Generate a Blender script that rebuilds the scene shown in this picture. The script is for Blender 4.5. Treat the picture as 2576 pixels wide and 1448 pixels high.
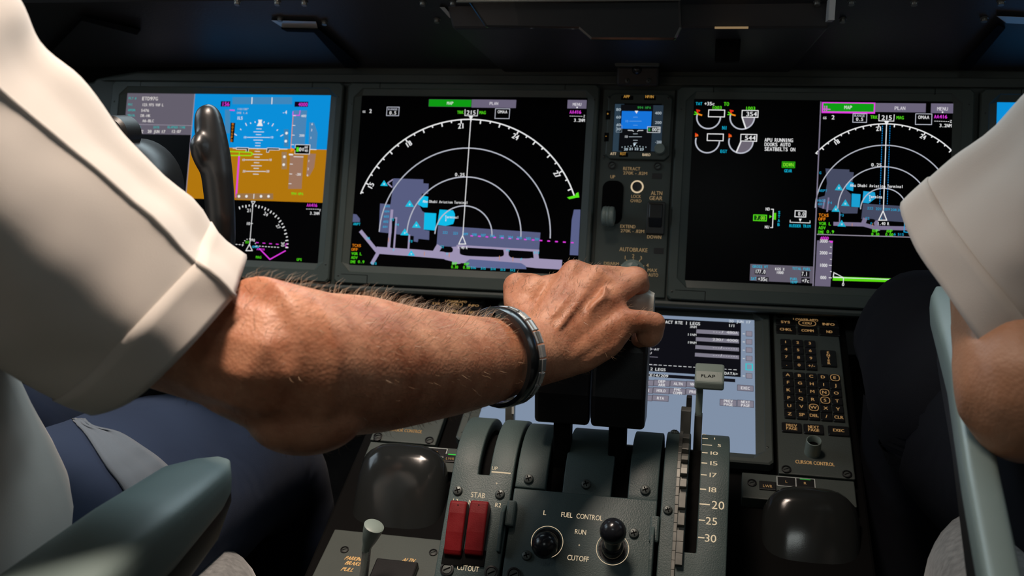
import bpy, bmesh, math, random
from mathutils import Vector as V, Matrix, noise
random.seed(7)
for o in list(bpy.data.objects): bpy.data.objects.remove(o)
SC = bpy.context.scene
COL = SC.collection
W, H, FPX = 2576, 1448, 2488.3
# ------------------------------------------------------------------ camera
CAM = V((.0981, -1.2984, .9923))
_y, _p, _r = .2009, -.1846, .0116
FW = V((-math.sin(_y)*math.cos(_p), math.cos(_y)*math.cos(_p), math.sin(_p)))
_r0 = V((math.cos(_y), math.sin(_y), 0)); _u0 = _r0.cross(FW)
RT = _r0*math.cos(_r) + _u0*math.sin(_r)
UP = -_r0*math.sin(_r) + _u0*math.cos(_r)
cd = bpy.data.cameras.new('camera'); cam = bpy.data.objects.new('camera', cd); COL.objects.link(cam)
m = Matrix((RT, UP, -FW)).transposed().to_4x4(); m.translation = CAM
cam.matrix_world = m
cd.sensor_width = 36; cd.lens = FPX/W*36; cd.clip_start = .02; cd.clip_end = 50
cd.dof.use_dof = True; cd.dof.focus_distance = .90; cd.dof.aperture_fstop = 9
SC.camera = cam
# ------------------------------------------------------------------ world, lamps, exposure
wd = bpy.data.worlds.new('world'); SC.world = wd; wd.use_nodes = True
bg = wd.node_tree.nodes['Background']; bg.inputs[0].default_value = (.55, .68, .85, 1); bg.inputs[1].default_value = .035
SC.view_settings.view_transform = 'Standard'; SC.view_settings.look = 'None'
SC.view_settings.exposure = 0; SC.view_settings.gamma = 1; SC.view_settings.use_curve_mapping = False

def area(name, loc, target, sx, sy, power, col):
    l = bpy.data.lights.new(name, 'AREA'); l.shape = 'RECTANGLE'; l.size = sx; l.size_y = sy
    l.energy = power; l.color = col
    o = bpy.data.objects.new(name, l); COL.objects.link(o); o.location = loc
    o.rotation_euler = (V(target)-V(loc)).to_track_quat('-Z', 'Y').to_euler()
    return o
# dome lamp in the ceiling, an added aft fill, daylight from the side windows and the windshield
area('dome_lamp_light', (-.26, -.76, 1.845), (-.36, -.68, .85), .40, .26, 6.0, (1, .82, .69)).data.spread = math.radians(76)
area('aft_fill_light', (.05, -1.95, 1.845), (-.1, -.6, .8), .40, .26, 2, (.92, 1, .97))  # made-up weak fill from behind the camera, brightens the surfaces facing it
area('side_window_light_left', (-1.22, -.55, 1.42), (0, -.5, .75), .75, .42, 4.0, (.72, .88, 1))
area('side_window_light_right', (1.22, -.55, 1.42), (0, -.5, .75),   .75, .42, 1.4, (.72, .88, 1))
area('windshield_light', (0, .27, 1.70), (0, -.75, .7), 1.7, .34, 11.0, (.74, .92, 1))

# ------------------------------------------------------------------ helpers
def ray(px, py): return FW + RT*((px-W/2)/FPX) + UP*((H/2-py)/FPX)
def C(px, py, d): return CAM + ray(px, py)*d
def srgb(h):
    c = [int(h[i:i+2], 16)/255 for i in (0, 2, 4)]
    return tuple(x/12.92 if x <= .04045 else ((x+.055)/1.055)**2.4 for x in c)
class Fr:
    def __init__(s, o, ev, en): s.o = V(o); s.ex = V((1, 0, 0)); s.ev = V(ev); s.en = V(en)
    def pt(s, x, v, h=0): return s.o + s.ex*x + s.ev*v + s.en*h
    def px(s, px, py, h=0):
        r = ray(px, py); o = s.o + s.en*h
        P = CAM + r*((o-CAM).dot(s.en)/r.dot(s.en))
        return (P.x - s.o.x, (P-s.o).dot(s.ev))
    def mat(s, x=0, v=0, h=0):      # local x=ex, y=up the panel, z=normal
        M = Matrix((s.ex, -s.ev, s.en)).transposed().to_4x4(); M.translation = s.pt(x, v, h); return M
_t = math.radians(15)
MAIN = Fr((0, 0, 1.0), (0, -math.sin(_t), -math.cos(_t)), (0, -math.cos(_t), math.sin(_t)))
_l = 1.1117
LOW = Fr((0, -.0572, .73), (0, -math.sin(_l), -math.cos(_l)), (0, -math.cos(_l), math.sin(_l)))
_f = math.radians(50)
FACE = Fr((0, -.45, .6421), (0, -math.cos(_f), -math.sin(_f)), (0, -math.sin(_f), math.cos(_f)))
# throttle quadrant profile: plane at 50 degrees rolling over an arc
ARC_R = .0716; ARC_S = .0145
_a0 = FACE.pt(0, -ARC_S); ARC_C = (_a0.y + ARC_R*math.sin(_f), _a0.z - ARC_R*math.cos(_f))
def prof(s, h=0):
    if s <= ARC_S:
        P = FACE.pt(0, -s, h); return P.y, P.z
    a = _f - (s-ARC_S)/ARC_R
    return ARC_C[0]-(ARC_R+h)*math.sin(a), ARC_C[1]+(ARC_R+h)*math.cos(a)
def prof_frame(x, s, h=0):
    if s <= ARC_S: a = _f
    else: a = _f - (s-ARC_S)/ARC_R
    y, z = prof(s, h)
    up = V((0, math.cos(a), math.sin(a))); n = V((0, -math.sin(a), math.cos(a)))
    M = Matrix((V((1, 0, 0)), up, n)).transposed().to_4x4(); M.translation = V((x, y, z)); return M
def prof_px(px, py, h=0):
    x, v = FACE.px(px, py, h)
    if v >= -ARC_S: return x, -v
    r = ray(px, py); dy, dz = r.y, r.z; oy, oz = CAM.y-ARC_C[0], CAM.z-ARC_C[1]
    a = dy*dy+dz*dz; b = 2*(oy*dy+oz*dz); c = oy*oy+oz*oz-(ARC_R+h)**2
    D = b*b-4*a*c
    t = (-b-math.sqrt(max(D, 0)))/(2*a)
    y, z = oy+dy*t, oz+dz*t
    return CAM.x+r.x*t, ARC_S+ARC_R*(_f-math.atan2(-y, z))

# ---- materials
MATS = {}
def nodes(name):
    mt = bpy.data.materials.new(name); mt.use_nodes = True
    return mt, mt.node_tree, mt.node_tree.nodes['Principled BSDF']
def paint(name, col, rough=.5, metal=0, bump=0., bscale=900, var=.0, vscale=30, coat=0, spec=.5, sheen=0):
    if name in MATS: return MATS[name]
    mt, nt, b = nodes(name); N = nt.nodes; L = nt.links
    c = col if not isinstance(col, str) else srgb(col)
    b.inputs['Base Color'].default_value = (*c, 1); b.inputs['Roughness'].default_value = rough
    b.inputs['Metallic'].default_value = metal; b.inputs['Coat Weight'].default_value = coat
    b.inputs['Specular IOR Level'].default_value = spec; b.inputs['Sheen Weight'].default_value = sheen
    tc = N.new('ShaderNodeTexCoord')
    if var:
        n = N.new('ShaderNodeTexNoise'); n.inputs['Scale'].default_value = vscale; n.inputs['Detail'].default_value = 5
        L.new(tc.outputs['Object'], n.inputs['Vector'])
        r = N.new('ShaderNodeMapRange'); r.inputs[1].default_value = .3; r.inputs[2].default_value = .7
        r.inputs[3].default_value = 1-var; r.inputs[4].default_value = 1+var
        L.new(n.outputs['Fac'], r.inputs[0])
        mx = N.new('ShaderNodeMix'); mx.data_type = 'RGBA'; mx.blend_type = 'MULTIPLY'; mx.inputs[0].default_value = 1
        mx.inputs[6].default_value = (*c, 1); L.new(r.outputs[0], mx.inputs[7]); L.new(mx.outputs[2], b.inputs['Base Color'])
        r2 = N.new('ShaderNodeMapRange'); r2.inputs[1].default_value = .3; r2.inputs[2].default_value = .7
        r2.inputs[3].default_value = max(rough-.08, .05); r2.inputs[4].default_value = min(rough+.08, 1)
        L.new(n.outputs['Fac'], r2.inputs[0]); L.new(r2.outputs[0], b.inputs['Roughness'])
    if bump:
        n = N.new('ShaderNodeTexNoise'); n.inputs['Scale'].default_value = bscale; n.inputs['Detail'].default_value = 3
        L.new(tc.outputs['Object'], n.inputs['Vector'])
        bp = N.new('ShaderNodeBump'); bp.inputs['Strength'].default_value = bump; bp.inputs['Distance'].default_value = .0006
        L.new(n.outputs['Fac'], bp.inputs['Height']); L.new(bp.outputs[0], b.inputs['Normal'])
    MATS[name] = mt; return mt
def glow(hexc, k=1.0):
    key = 'glow_'+hexc+str(k)
    if key in MATS: return MATS[key]
    mt, nt, b = nodes(key); c = srgb(hexc)
    b.inputs['Base Color'].default_value = (0, 0, 0, 1); b.inputs['Roughness'].default_value = .4
    b.inputs['Specular IOR Level'].default_value = 0
    b.inputs['Emission Color'].default_value = (*c, 1); b.inputs['Emission Strength'].default_value = k
    MATS[key] = mt; return mt
def skin_mat(name, hexc, hex2):
    mt, nt, b = nodes(name); N = nt.nodes; L = nt.links
    tc = N.new('ShaderNodeTexCoord')
    n = N.new('ShaderNodeTexNoise'); n.inputs['Scale'].default_value = 24; n.inputs['Detail'].default_value = 8; n.inputs['Roughness'].default_value = .65
    L.new(tc.outputs['Object'], n.inputs['Vector'])
    cr = N.new('ShaderNodeValToRGB'); cr.color_ramp.elements[0].position = .32; cr.color_ramp.elements[1].position = .7
    cr.color_ramp.elements[0].color = (*srgb(hex2), 1); cr.color_ramp.elements[1].color = (*srgb(hexc), 1)
    L.new(n.outputs['Fac'], cr.inputs[0]); L.new(cr.outputs[0], b.inputs['Base Color'])
    b.inputs['Roughness'].default_value = .5
    b.inputs['Subsurface Weight'].default_value = .12; b.inputs['Subsurface Radius'].default_value = (.006, .0025, .0015); b.inputs['Subsurface Scale'].default_value = 1
    n2 = N.new('ShaderNodeTexNoise'); n2.inputs['Scale'].default_value = 330; n2.inputs['Detail'].default_value = 4
    L.new(tc.outputs['Object'], n2.inputs['Vector'])
    vo = N.new('ShaderNodeTexVoronoi'); vo.inputs['Scale'].default_value = 420; L.new(tc.outputs['Object'], vo.inputs['Vector'])
    ad = N.new('ShaderNodeMath'); ad.operation = 'ADD'; L.new(n2.outputs['Fac'], ad.inputs[0]); L.new(vo.outputs['Distance'], ad.inputs[1])
    bp = N.new('ShaderNodeBump'); bp.inputs['Strength'].default_value = .3; bp.inputs['Distance'].default_value = .0006
    L.new(ad.outputs[0], bp.inputs['Height']); L.new(bp.outputs[0], b.inputs['Normal'])
    MATS[name] = mt; return mt
def cloth_mat(name, hexc, rough=.85, weave=1400, wr=.5, wscale=9, sheen=.2):
    mt, nt, b = nodes(name); N = nt.nodes; L = nt.links
    b.inputs['Base Color'].default_value = (*srgb(hexc), 1); b.inputs['Roughness'].default_value = rough
    b.inputs['Sheen Weight'].default_value = sheen; b.inputs['Specular IOR Level'].default_value = .2
    tc = N.new('ShaderNodeTexCoord')
    n = N.new('ShaderNodeTexNoise'); n.inputs['Scale'].default_value = weave; L.new(tc.outputs['Object'], n.inputs['Vector'])
    n2 = N.new('ShaderNodeTexNoise'); n2.inputs['Scale'].default_value = wscale; n2.inputs['Detail'].default_value = 2; n2.inputs['Distortion'].default_value = .6
    L.new(tc.outputs['Object'], n2.inputs['Vector'])
    b1 = N.new('ShaderNodeBump'); b1.inputs['Strength'].default_value = wr; b1.inputs['Distance'].default_value = .012; L.new(n2.outputs['Fac'], b1.inputs['Height'])
    b2 = N.new('ShaderNodeBump'); b2.inputs['Strength'].default_value = .3; b2.inputs['Distance'].default_value = .0004; L.new(n.outputs['Fac'], b2.inputs['Height'])
    L.new(b1.outputs[0], b2.inputs['Normal']); L.new(b2.outputs[0], b.inputs['Normal'])
    MATS[name] = mt; return mt
M_PANEL = paint('panel_grey', (.046, .058, .052), .55, bump=.25, bscale=700, var=.12, vscale=9)
M_BEZEL = paint('bezel_grey', (.048, .065, .057), .5, bump=.2, bscale=800, var=.10, vscale=12)
M_QUAD = paint('quadrant_grey', (.047, .074, .072), .52, bump=.5, bscale=900, var=.10, vscale=14)
M_DARK = paint('dark_plastic', (.012, .012, .013), .5, bump=.2, var=.15)
M_BLACK = paint('black_plastic', (.006, .006, .0065), .38, bump=.1)
M_VOID = paint('void_black', (.003, .003, .003), .8, spec=.08)
M_GLOSS = paint('black_gloss', (.010, .011, .012), .22, coat=.3)
M_HOOD = paint('glareshield_black', (.020, .021, .023), .55, bump=.4, bscale=300, var=.25, vscale=4)
M_STEEL = paint('steel', (.55, .56, .55), .3, metal=.65, var=.1, vscale=60)
M_DSTEEL = paint('dark_steel', (.16, .16, .145), .42, metal=.6, var=.2, vscale=60)
M_SCREW = paint('screw_grey', (.075, .085, .08), .4, metal=.5)
M_LEVERG = paint('lever_grey', (.20, .25, .225), .38, bump=.15, var=.06)
M_IVORY = paint('lever_ivory', (.42, .42, .38), .3, bump=.1)
M_ARM = paint('armrest_grey', (.17, .225, .215), .42, bump=.12, bscale=500, var=.06, vscale=12)
M_RED = paint('guard_red', (.15, .006, .008), .38, bump=.15, var=.2, vscale=60, spec=.25)
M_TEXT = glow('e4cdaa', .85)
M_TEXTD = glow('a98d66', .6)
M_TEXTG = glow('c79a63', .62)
M_WHITE = paint('line_white', (.55, .58, .56), .6)
M_GLASS = paint('screen_glass', (.0022, .0022, .003), .25, spec=.03)
M_SKIN = skin_mat('skin_tanned', 'd39a78', '9a5c3e')
M_SKIN2 = skin_mat('skin_light', 'b98a6c', 'a5714f')
M_SHIRT = cloth_mat('shirt_white', 'c2bbb3', wr=.25)
M_TROUS = cloth_mat('trousers_navy', '19263c', wr=.3, wscale=12, sheen=.03)
M_TROUS2 = cloth_mat('trousers_black', '0a0d15', wr=.3, wscale=12, sheen=0)
M_BELT = cloth_mat('belt_webbing', '4a545e', weave=600, wr=.05)
M_FLEECE = paint('sheepskin', (.13, .13, .125), .95, bump=1, bscale=260, var=.35, vscale=180, sheen=.4)
M_HAIR = paint('arm_hair', (.30, .19, .11), .45)
M_FLOOR = paint('carpet_dark', (.02, .02, .022), .95, bump=.6, bscale=300)
M_LINER = paint('liner_grey', (.10, .105, .10), .7, bump=.2, var=.1, vscale=5)

# ---- mesh building
class MB:
    def __init__(s): s.v = []; s.f = []
    def add(s, vs, fs):
        n = len(s.v); s.v += [tuple(p) for p in vs]; s.f += [tuple(i+n for i in f) for f in fs]; return s
    def quadbox(s, c):      # 8 corners: 4 bottom, 4 top, ccw seen from the top
        return s.add(c, [(3, 2, 1, 0), (4, 5, 6, 7), (0, 1, 5, 4), (1, 2, 6, 5), (2, 3, 7, 6), (3, 0, 4, 7)])
    def box(s, x0, x1, y0, y1, z0, z1, M=None):
        c = [V(p) for p in ((x0, y0, z0), (x1, y0, z0), (x1, y1, z0), (x0, y1, z0), (x0, y0, z1), (x1, y0, z1), (x1, y1, z1), (x0, y1, z1))]
        if M: c = [M @ p for p in c]
        return s.quadbox(c)
    def fbox(s, F, x0, x1, v0, v1, h0, h1):
        return s.box(x0, x1, -v1, -v0, h0, h1, F.mat())
    def rings(s, rings, closed=True, cap=True):
        n = len(rings[0]); base = len(s.v)
        for r in rings: s.v += [tuple(p) for p in r]
        for i in range(len(rings)-1):
            for j in range(n if closed else n-1):
                a = base+i*n+j; b = base+i*n+(j+1) % n
                s.f.append((a, b, b+n, a+n))
        if cap and closed:
            s.f.append(tuple(base+j for j in reversed(range(n)))); e = base+(len(rings)-1)*n
            s.f.append(tuple(e+j for j in range(n)))
        return s
    def lathe(s, prof, M=None, n=24):
        M = M or Matrix()
        return s.rings([[M @ V((r*math.cos(2*math.pi*k/n), r*math.sin(2*math.pi*k/n), z)) for k in range(n)] for r, z in prof])
    def prism(s, poly, z0, z1, M=None):     # 2d polygon extruded in z
        M = M or Matrix()
        return s.rings([[M @ V((x, y, z)) for x, y in poly] for z in (z0, z1)])
    def tube(s, pts, r, n=8):
        pts = [V(p) for p in pts]; R = []
        rad = r if isinstance(r, (list, tuple)) else [r]*len(pts)
        t0 = None
        for i, p in enumerate(pts):
            t = (pts[min(i+1, len(pts)-1)]-pts[max(i-1, 0)]).normalized()
            if t0 is None:
                a = t.orthogonal().normalized()
            else:
                a = (a - t*a.dot(t)).normalized()
            b = t.cross(a); t0 = t
            R.append([p+(a*math.cos(2*math.pi*k/n)+b*math.sin(2*math.pi*k/n))*rad[i] for k in range(n)])
        return s.rings(R)
    def mesh(s, name, smooth=None):
        me = bpy.data.meshes.new(name); me.from_pydata(s.v, [], s.f)
        bm = bmesh.new(); bm.from_mesh(me); bmesh.ops.recalc_face_normals(bm, faces=bm.faces); bm.to_mesh(me); bm.free()
        if smooth:
            for p in me.polygons: p.use_smooth = True
            me.set_sharp_from_angle(angle=math.radians(smooth))
        return me
    def obj(s, name, mat, parent=None, smooth=None, bevel=0, seg=2, sub=0):
        return link(name, s.mesh(name, smooth), mat, parent, bevel=bevel, seg=seg, sub=sub)
def setparent(o, p):
    if p is None: return
    o.parent = p
    M = p.matrix_basis.copy(); q = p
    while q.parent: M = q.parent.matrix_basis @ q.matrix_parent_inverse @ M; q = q.parent
    o.matrix_parent_inverse = M.inverted()
def link(name, me, mat, parent=None, M=None, bevel=0, seg=2, sub=0):
    if mat and not me.materials: me.materials.append(mat)
    o = bpy.data.objects.new(name, me); COL.objects.link(o)
    if M is not None: o.matrix_basis = M
    setparent(o, parent)
    if bevel:
        b = o.modifiers.new('bevel', 'BEVEL'); b.width = bevel; b.segments = seg; b.limit_method = 'ANGLE'; b.angle_limit = math.radians(40)
    if sub:
        b = o.modifiers.new('sub', 'SUBSURF'); b.levels = sub; b.render_levels = sub
    return o
def tag(o, label=None, cat=None, group=None, kind=None):
    if label: o['label'] = label
    if cat: o['category'] = cat
    if group: o['group'] = group
    if kind: o['kind'] = kind
    return o
def thing(name, loc, label, cat, group=None):
    o = bpy.data.objects.new(name, None); COL.objects.link(o); o.location = loc; o.empty_display_size = .02
    o.matrix_basis = Matrix.Translation(V(loc))
    return tag(o, label, cat, group)
def ev_mesh(o):
    dg = bpy.context.evaluated_depsgraph_get(); dg.update()
    me = bpy.data.meshes.new_from_object(o.evaluated_get(dg)); return me
def superloop(n, e=.5):
    out = []
    for k in range(n):
        t = 2*math.pi*k/n; c, s_ = math.cos(t), math.sin(t)
        out.append((math.copysign(abs(c)**e, c), math.copysign(abs(s_)**e, s_)))
    return out
def rrect(x0, x1, y0, y1, r, n=4):
    out = []
    for cx, cy, a in ((x1-r, y1-r, 0), (x0+r, y1-r, 90), (x0+r, y0+r, 180), (x1-r, y0+r, 270)):
        for k in range(n+1):
            t = math.radians(a+90*k/n); out.append((cx+r*math.cos(t), cy+r*math.sin(t)))
    return out

# ---- glyphs
GL = {}
def glyph(ch):
    if ch in GL: return GL[ch]
    cu = bpy.data.curves.new('g', 'FONT'); cu.body = ch; cu.resolution_u = 3; cu.fill_mode = 'FRONT'
    o = bpy.data.objects.new('g', cu); COL.objects.link(o)
    me = ev_mesh(o)
    vs = [(v.co.x, v.co.y) for v in me.vertices]; fs = [tuple(p.vertices) for p in me.polygons]
    bpy.data.objects.remove(o); bpy.data.curves.remove(cu); bpy.data.meshes.remove(me)
    x0 = min([v[0] for v in vs], default=0); x1 = max([v[0] for v in vs], default=.25)
    GL[ch] = ([(x-x0, y) for x, y in vs], fs, x1-x0); return GL[ch]
CAPH = None
def text_geo(txt, h, mono=False, gap=.13, wscale=1.0):
    """list of (verts2d, faces), total width; baseline at y=0, cap height h"""
    global CAPH
    if CAPH is None: CAPH = max(y for x, y in glyph('H')[0])
    k = h/CAPH; out = []; x = 0
    for ch in txt:
        if ch == ' ': x += (.62 if mono else .38)*h*wscale; continue
        vs, fs, w = glyph(ch)
        if mono:
            cell = .74*h*wscale; kw = k*wscale
            if w*kw > .62*h*wscale: kw = .62*h*wscale/w
            off = (cell-w*kw)/2
            out.append(([(x+off+a*kw, b*k) for a, b in vs], fs)); x += cell
        else:
            out.append(([(x+a*k*wscale, b*k) for a, b in vs], fs)); x += w*k*wscale+gap*h
    return out, x
def put_text(mb, Mx, txt, cx, cy, h, align='c', mono=False, wscale=1.0, z=0, fit=None, rot=0, bold=0):
    g, w = text_geo(txt, h, mono, wscale=wscale)
    sx = 1
    if fit and w > 0: sx = fit/w; w = fit
    x0 = {'c': -w/2, 'l': 0, 'r': -w}[align]
    ca, sa = math.cos(rot), math.sin(rot)
    for dx in ([0] if not bold else [-bold, bold]):
        for vs, fs in g:
            P = []
            for a, b in vs:
                a = a*sx+x0+dx; b = b-h/2
                P.append(Mx @ V((cx+a*ca-b*sa, cy+a*sa+b*ca, z+dx*.01)))
            mb.add(P, fs)

# ---- screen drawing: pixel positions measured on the photograph, laid flat on a panel frame
class Draw:
    def __init__(s, F, h0, crop=(0, 0, 1)):
        s.F = F; s.h = h0; s.crop = crop; s.m = {}
    def P(s, x, y):
        ox, oy, k = s.crop
        a, v = s.F.px(ox+x*k, oy+y*k); return V((a, -v, 0))
    def scale(s, x, y):
        a = s.P(x, y); b = s.P(x, y+10); c = s.P(x+10, y); return (b-a).length/10, (c-a).length/10
    def _mb(s, c): return s.m.setdefault(c, MB())
    def nxt(s): s.h += .000006; return s.h
    def fr(s): return s.F.mat()
    def poly2(s, pts, c):
        z = s.nxt(); M = s.fr(); s._mb(c).add([M @ V((p.x, p.y, z)) for p in pts], [tuple(range(len(pts)))])
    def poly(s, pts, c): s.poly2([s.P(*p) for p in pts], c)
    def line2(s, P, w, c, closed=False):
        z = s.nxt(); M = s.fr(); mb = s._mb(c)
        n = len(P); R = []
        for i, p in enumerate(P):
            a = P[(i-1) % n] if (closed or i > 0) else p; b = P[(i+1) % n] if (closed or i < n-1) else p
            d1 = (p-a); d2 = (b-p)
            if d1.length < 1e-9: d1 = d2
            if d2.length < 1e-9: d2 = d1
            d1 = d1.normalized(); d2 = d2.normalized(); t = d1+d2
            t = t.normalized() if t.length > 1e-6 else d1
            nn = V((-t.y, t.x, 0)); cs = max(.35, abs(nn.dot(V((-d1.y, d1.x, 0)))))
            R.append((p+nn*w/2/cs, p-nn*w/2/cs))
        base = [q for r in R for q in r]
        fs = [(2*i, 2*i+1, 2*i+3, 2*i+2) for i in range(n-1)]
        if closed: fs.append((2*n-2, 2*n-1, 1, 0))
        mb.add([M @ V((q.x, q.y, z)) for q in base], fs)
    def line(s, pts, w, c, closed=False):
        k = s.scale(*pts[0])[0]; s.line2([s.P(*p) for p in pts], w*k, c, closed)
    def rect(s, x0, y0, x1, y1, c): s.poly([(x0, y0), (x1, y0), (x1, y1), (x0, y1)], c)
    def frect(s, x0, y0, x1, y1, c):      # rectangle square to the panel
        a = s.P(x0, y0); b = s.P(x1, y1); s.poly2([a, V((b.x, a.y, 0)), b, V((a.x, b.y, 0))], c)
    def fbox(s, x0, y0, x1, y1, w, c):
        a = s.P(x0, y0); b = s.P(x1, y1); k = s.scale(x0, y0)[0]
        s.line2([a, V((b.x, a.y, 0)), b, V((a.x, b.y, 0))], w*k, c, True)
    def dash(s, a, b, n, w, c, duty=.55):
        A, B = s.P(*a), s.P(*b); k = s.scale(*a)[0]
        for i in range(n): s.line2([A.lerp(B, i/n), A.lerp(B, (i+duty)/n)], w*k, c)
    def arc(s, ctr, R, a0, a1, w, c, n=48):    # plane metres; angle clockwise from up
        s.line2([ctr+V((math.sin(math.radians(a0+(a1-a0)*i/n)), math.cos(math.radians(a0+(a1-a0)*i/n)), 0))*R for i in range(n+1)], w, c)
    def disc(s, x, y, r, c, n=14):
        p = s.P(x, y); k = s.scale(x, y)[0]*r
        s.poly2([p+V((math.cos(6.2832*i/n), math.sin(6.2832*i/n), 0))*k for i in range(n)], c)
    def ell(s, x, y, rx, ry, c, n=28, e=.7):
        s.poly([(x+rx*a, y+ry*b+rx*a*.04) for a, b in superloop(n, e)], c)
    def text(s, x, y, t, h, c, align='c', mono=True, ws=1.0, fit=None, rot=0, bold=.022):
        h = h*.9
        p = s.P(x, y); ky, kx = s.scale(x, y)
        put_text(s._mb(c), s.fr(), t, p.x, p.y, h*ky, align, mono, ws, s.nxt(), fit*kx if fit else None, math.radians(rot), bold*h*ky)
    def finish(s, parent, k=1.0, name='symbols'):
        vs, fs, mi, mats = [], [], [], []
        for c, mb in s.m.items():
            n = len(vs); vs += mb.v; fs += [tuple(i+n for i in f) for f in mb.f]
            mi += [len(mats)]*len(mb.f); mats.append(glow(c, k) if isinstance(c, str) else c)
        me = bpy.data.meshes.new(name); me.from_pydata(vs, [], fs)
        for mt in mats: me.materials.append(mt)
        me.polygons.foreach_set('material_index', mi)
        return tag(link(name, me, None, parent), kind='stuff')

# screw head shared by every panel
_s = MB(); _s.lathe([(.0001, 0), (.0034, 0), (.0034, .0010), (.0029, .0019), (.0016, .0024), (.0001, .0025)], n=16)
SCREW = _s.mesh('screw', 40); SCREW.materials.append(M_SCREW)
_s = MB()
for a in (.4, .4+math.pi/2): _s.box(-.0019, .0019, -.00038, .00038, .0016, .00262, Matrix.Rotation(a, 4, 'Z'))
SLOT = _s.mesh('screw_recess'); SLOT.materials.append(M_VOID)
def screw(parent, M, k=1.0):
    M = M @ Matrix.Scale(k, 4)
    o = link('screw', SCREW, None, parent, M); link('recess', SLOT, None, o, M); return o
# quarter-turn fastener: dark ring with a slotted head
_s = MB(); _s.lathe([(.0052, 0), (.0052, .0016), (.0040, .0018), (.0039, .0002), (.0001, .0002)], n=20); DZ = _s.mesh('fastener', 40); DZ.materials.append(M_BLACK)
_s = MB(); _s.lathe([(.0001, 0), (.0036, 0), (.0034, .0012), (.0001, .0014)], n=18); DZ2 = _s.mesh('fastener_head', 40); DZ2.materials.append(M_SCREW)
_s = MB(); _s.box(-.0028, .0028, -.0005, .0005, .0008, .00152); DZ3 = _s.mesh('fastener_slot'); DZ3.materials.append(M_VOID)
def fastener(parent, M, k=1.0, rot=.5):
    M = M @ Matrix.Scale(k, 4) @ Matrix.Rotation(rot, 4, 'Z')
    o = link('fastener', DZ, None, parent, M); link('fastener_head', DZ2, None, o, M); link('fastener_slot', DZ3, None, o, M)

# ================================================================== the setting
def struct(name, mb, mat, **k): return tag(mb.obj(name, mat, **k), kind='structure')
struct('floor', MB().box(-1.4, 1.4, -2.3, .5, -.06, 0), M_FLOOR)
cl = MB()
cl.box(-1.4, 1.4, -2.3, .36, 1.90, 1.96)
struct('ceiling', cl, M_LINER)
for s, nm in ((-1, 'wall_left'), (1, 'wall_right')):
    mb = MB(); a, b = sorted((s*1.28, s*1.34))
    mb.box(a, b, -2.3, .5, 0, 1.18); mb.box(a, b, -2.3, .5, 1.68, 1.90)
    mb.box(a, b, -2.3, -.98, 1.18, 1.68); mb.box(a, b, -.12, .5, 1.18, 1.68)
    struct(nm, mb, M_LINER)
struct('wall_back', MB().box(-1.34, 1.34, -2.36, -2.3, 0, 1.90), M_LINER)
fw = MB(); fw.box(-1.34, 1.34, .16, .22, 0, 1.10); fw.box(-1.34, 1.34, .30, .36, 1.86, 1.90)
for x in (-1.31, 0, 1.25): fw.box(x, x+.05, .24, .32, 1.08, 1.9)
struct('wall_front', fw, M_DARK)
for nm, x, y, lb in (('dome_lamp', -.26, -.76, 'rectangular warm lamp housing on the ceiling above the left seat'), ('aft_fill_housing', .05, -1.95, 'rectangular housing added for the fill light on the ceiling near the back wall')):  # the aft housing is invented to go with the added fill light
    dl = thing(nm, (x, y, 1.90), lb, 'lamp')
    MB().box(x-.23, x+.23, y-.16, y+.16, 1.85, 1.90).obj('housing', M_LINER, dl, bevel=.004)

# ================================================================== instrument panel
ip = thing('instrument_panel', (0, .02, .75), 'dark grey main instrument panel carrying the large displays', 'panel')
def panel_poly(pts, h0, h1): return MB().prism([(x, -v) for x, v in pts], h0, h1, MAIN.mat())
panel_poly([(-1.1, .262), (-1.1, .0), (-.790, -.018), (-.786, -.0235), (-.722, -.0345), (-.30, -.046), (.30, -.046), (.9, -.034), (1.1, 0), (1.1, .262)], -.03, -.006).obj('backing_board', M_PANEL, ip, bevel=.004)
# trim strip that runs above the displays
panel_poly([(-.775, -.0185), (-.720, -.0305), (.86, -.0305), (.90, -.0185)], -.006, -.001).obj('trim_strip', M_PANEL, ip, bevel=.0015)
MB().fbox(MAIN, -1.1, 1.1, .2572, .2660, -.06, .002).obj('lower_rail', M_PANEL, ip, bevel=.004)
MB().fbox(MAIN, -1.1, 1.1, .266, .31, -.14, -.062).obj('lower_recess', M_DARK, ip)

def bezel_mesh(F, x0, x1, v0, v1, sx0, sx1, sv0, sv1, hb=-.006, ht=.005, cut=.012):
    """frame with clipped corners and a sloped inner edge around the screen"""
    def oct_(a, b, c, d, k): return [(a+k, c), (b-k, c), (b, c+k), (b, d-k), (b-k, d), (a+k, d), (a, d-k), (a, c+k)]
    def rec(a, b, c, d): return [(a+.0005, c), (b-.0005, c), (b, c+.0005), (b, d-.0005), (b-.0005, d), (a+.0005, d), (a, d-.0005), (a, c+.0005)]
    R = [[F.pt(x, v, hb) for x, v in oct_(x0, x1, v0, v1, .004)],
         [F.pt(x, v, ht-.0015) for x, v in oct_(x0, x1, v0, v1, .004)],
         [F.pt(x, v, ht) for x, v in oct_(x0+.0015, x1-.0015, v0+.0015, v1-.0015, .004)],
         [F.pt(x, v, ht) for x, v in oct_(sx0-.010, sx1+.010, sv0-.009, sv1+.010, cut)],
         [F.pt(x, v, ht-.0012) for x, v in oct_(sx0-.0092, sx1+.0092, sv0-.0082, sv1+.0092, cut)],
         [F.pt(x, v, .0008) for x, v in rec(sx0, sx1, sv0, sv1)],
         [F.pt(x, v, -.004) for x, v in rec(sx0, sx1, sv0, sv1)]]
    return MB().rings(R, cap=False)
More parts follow.
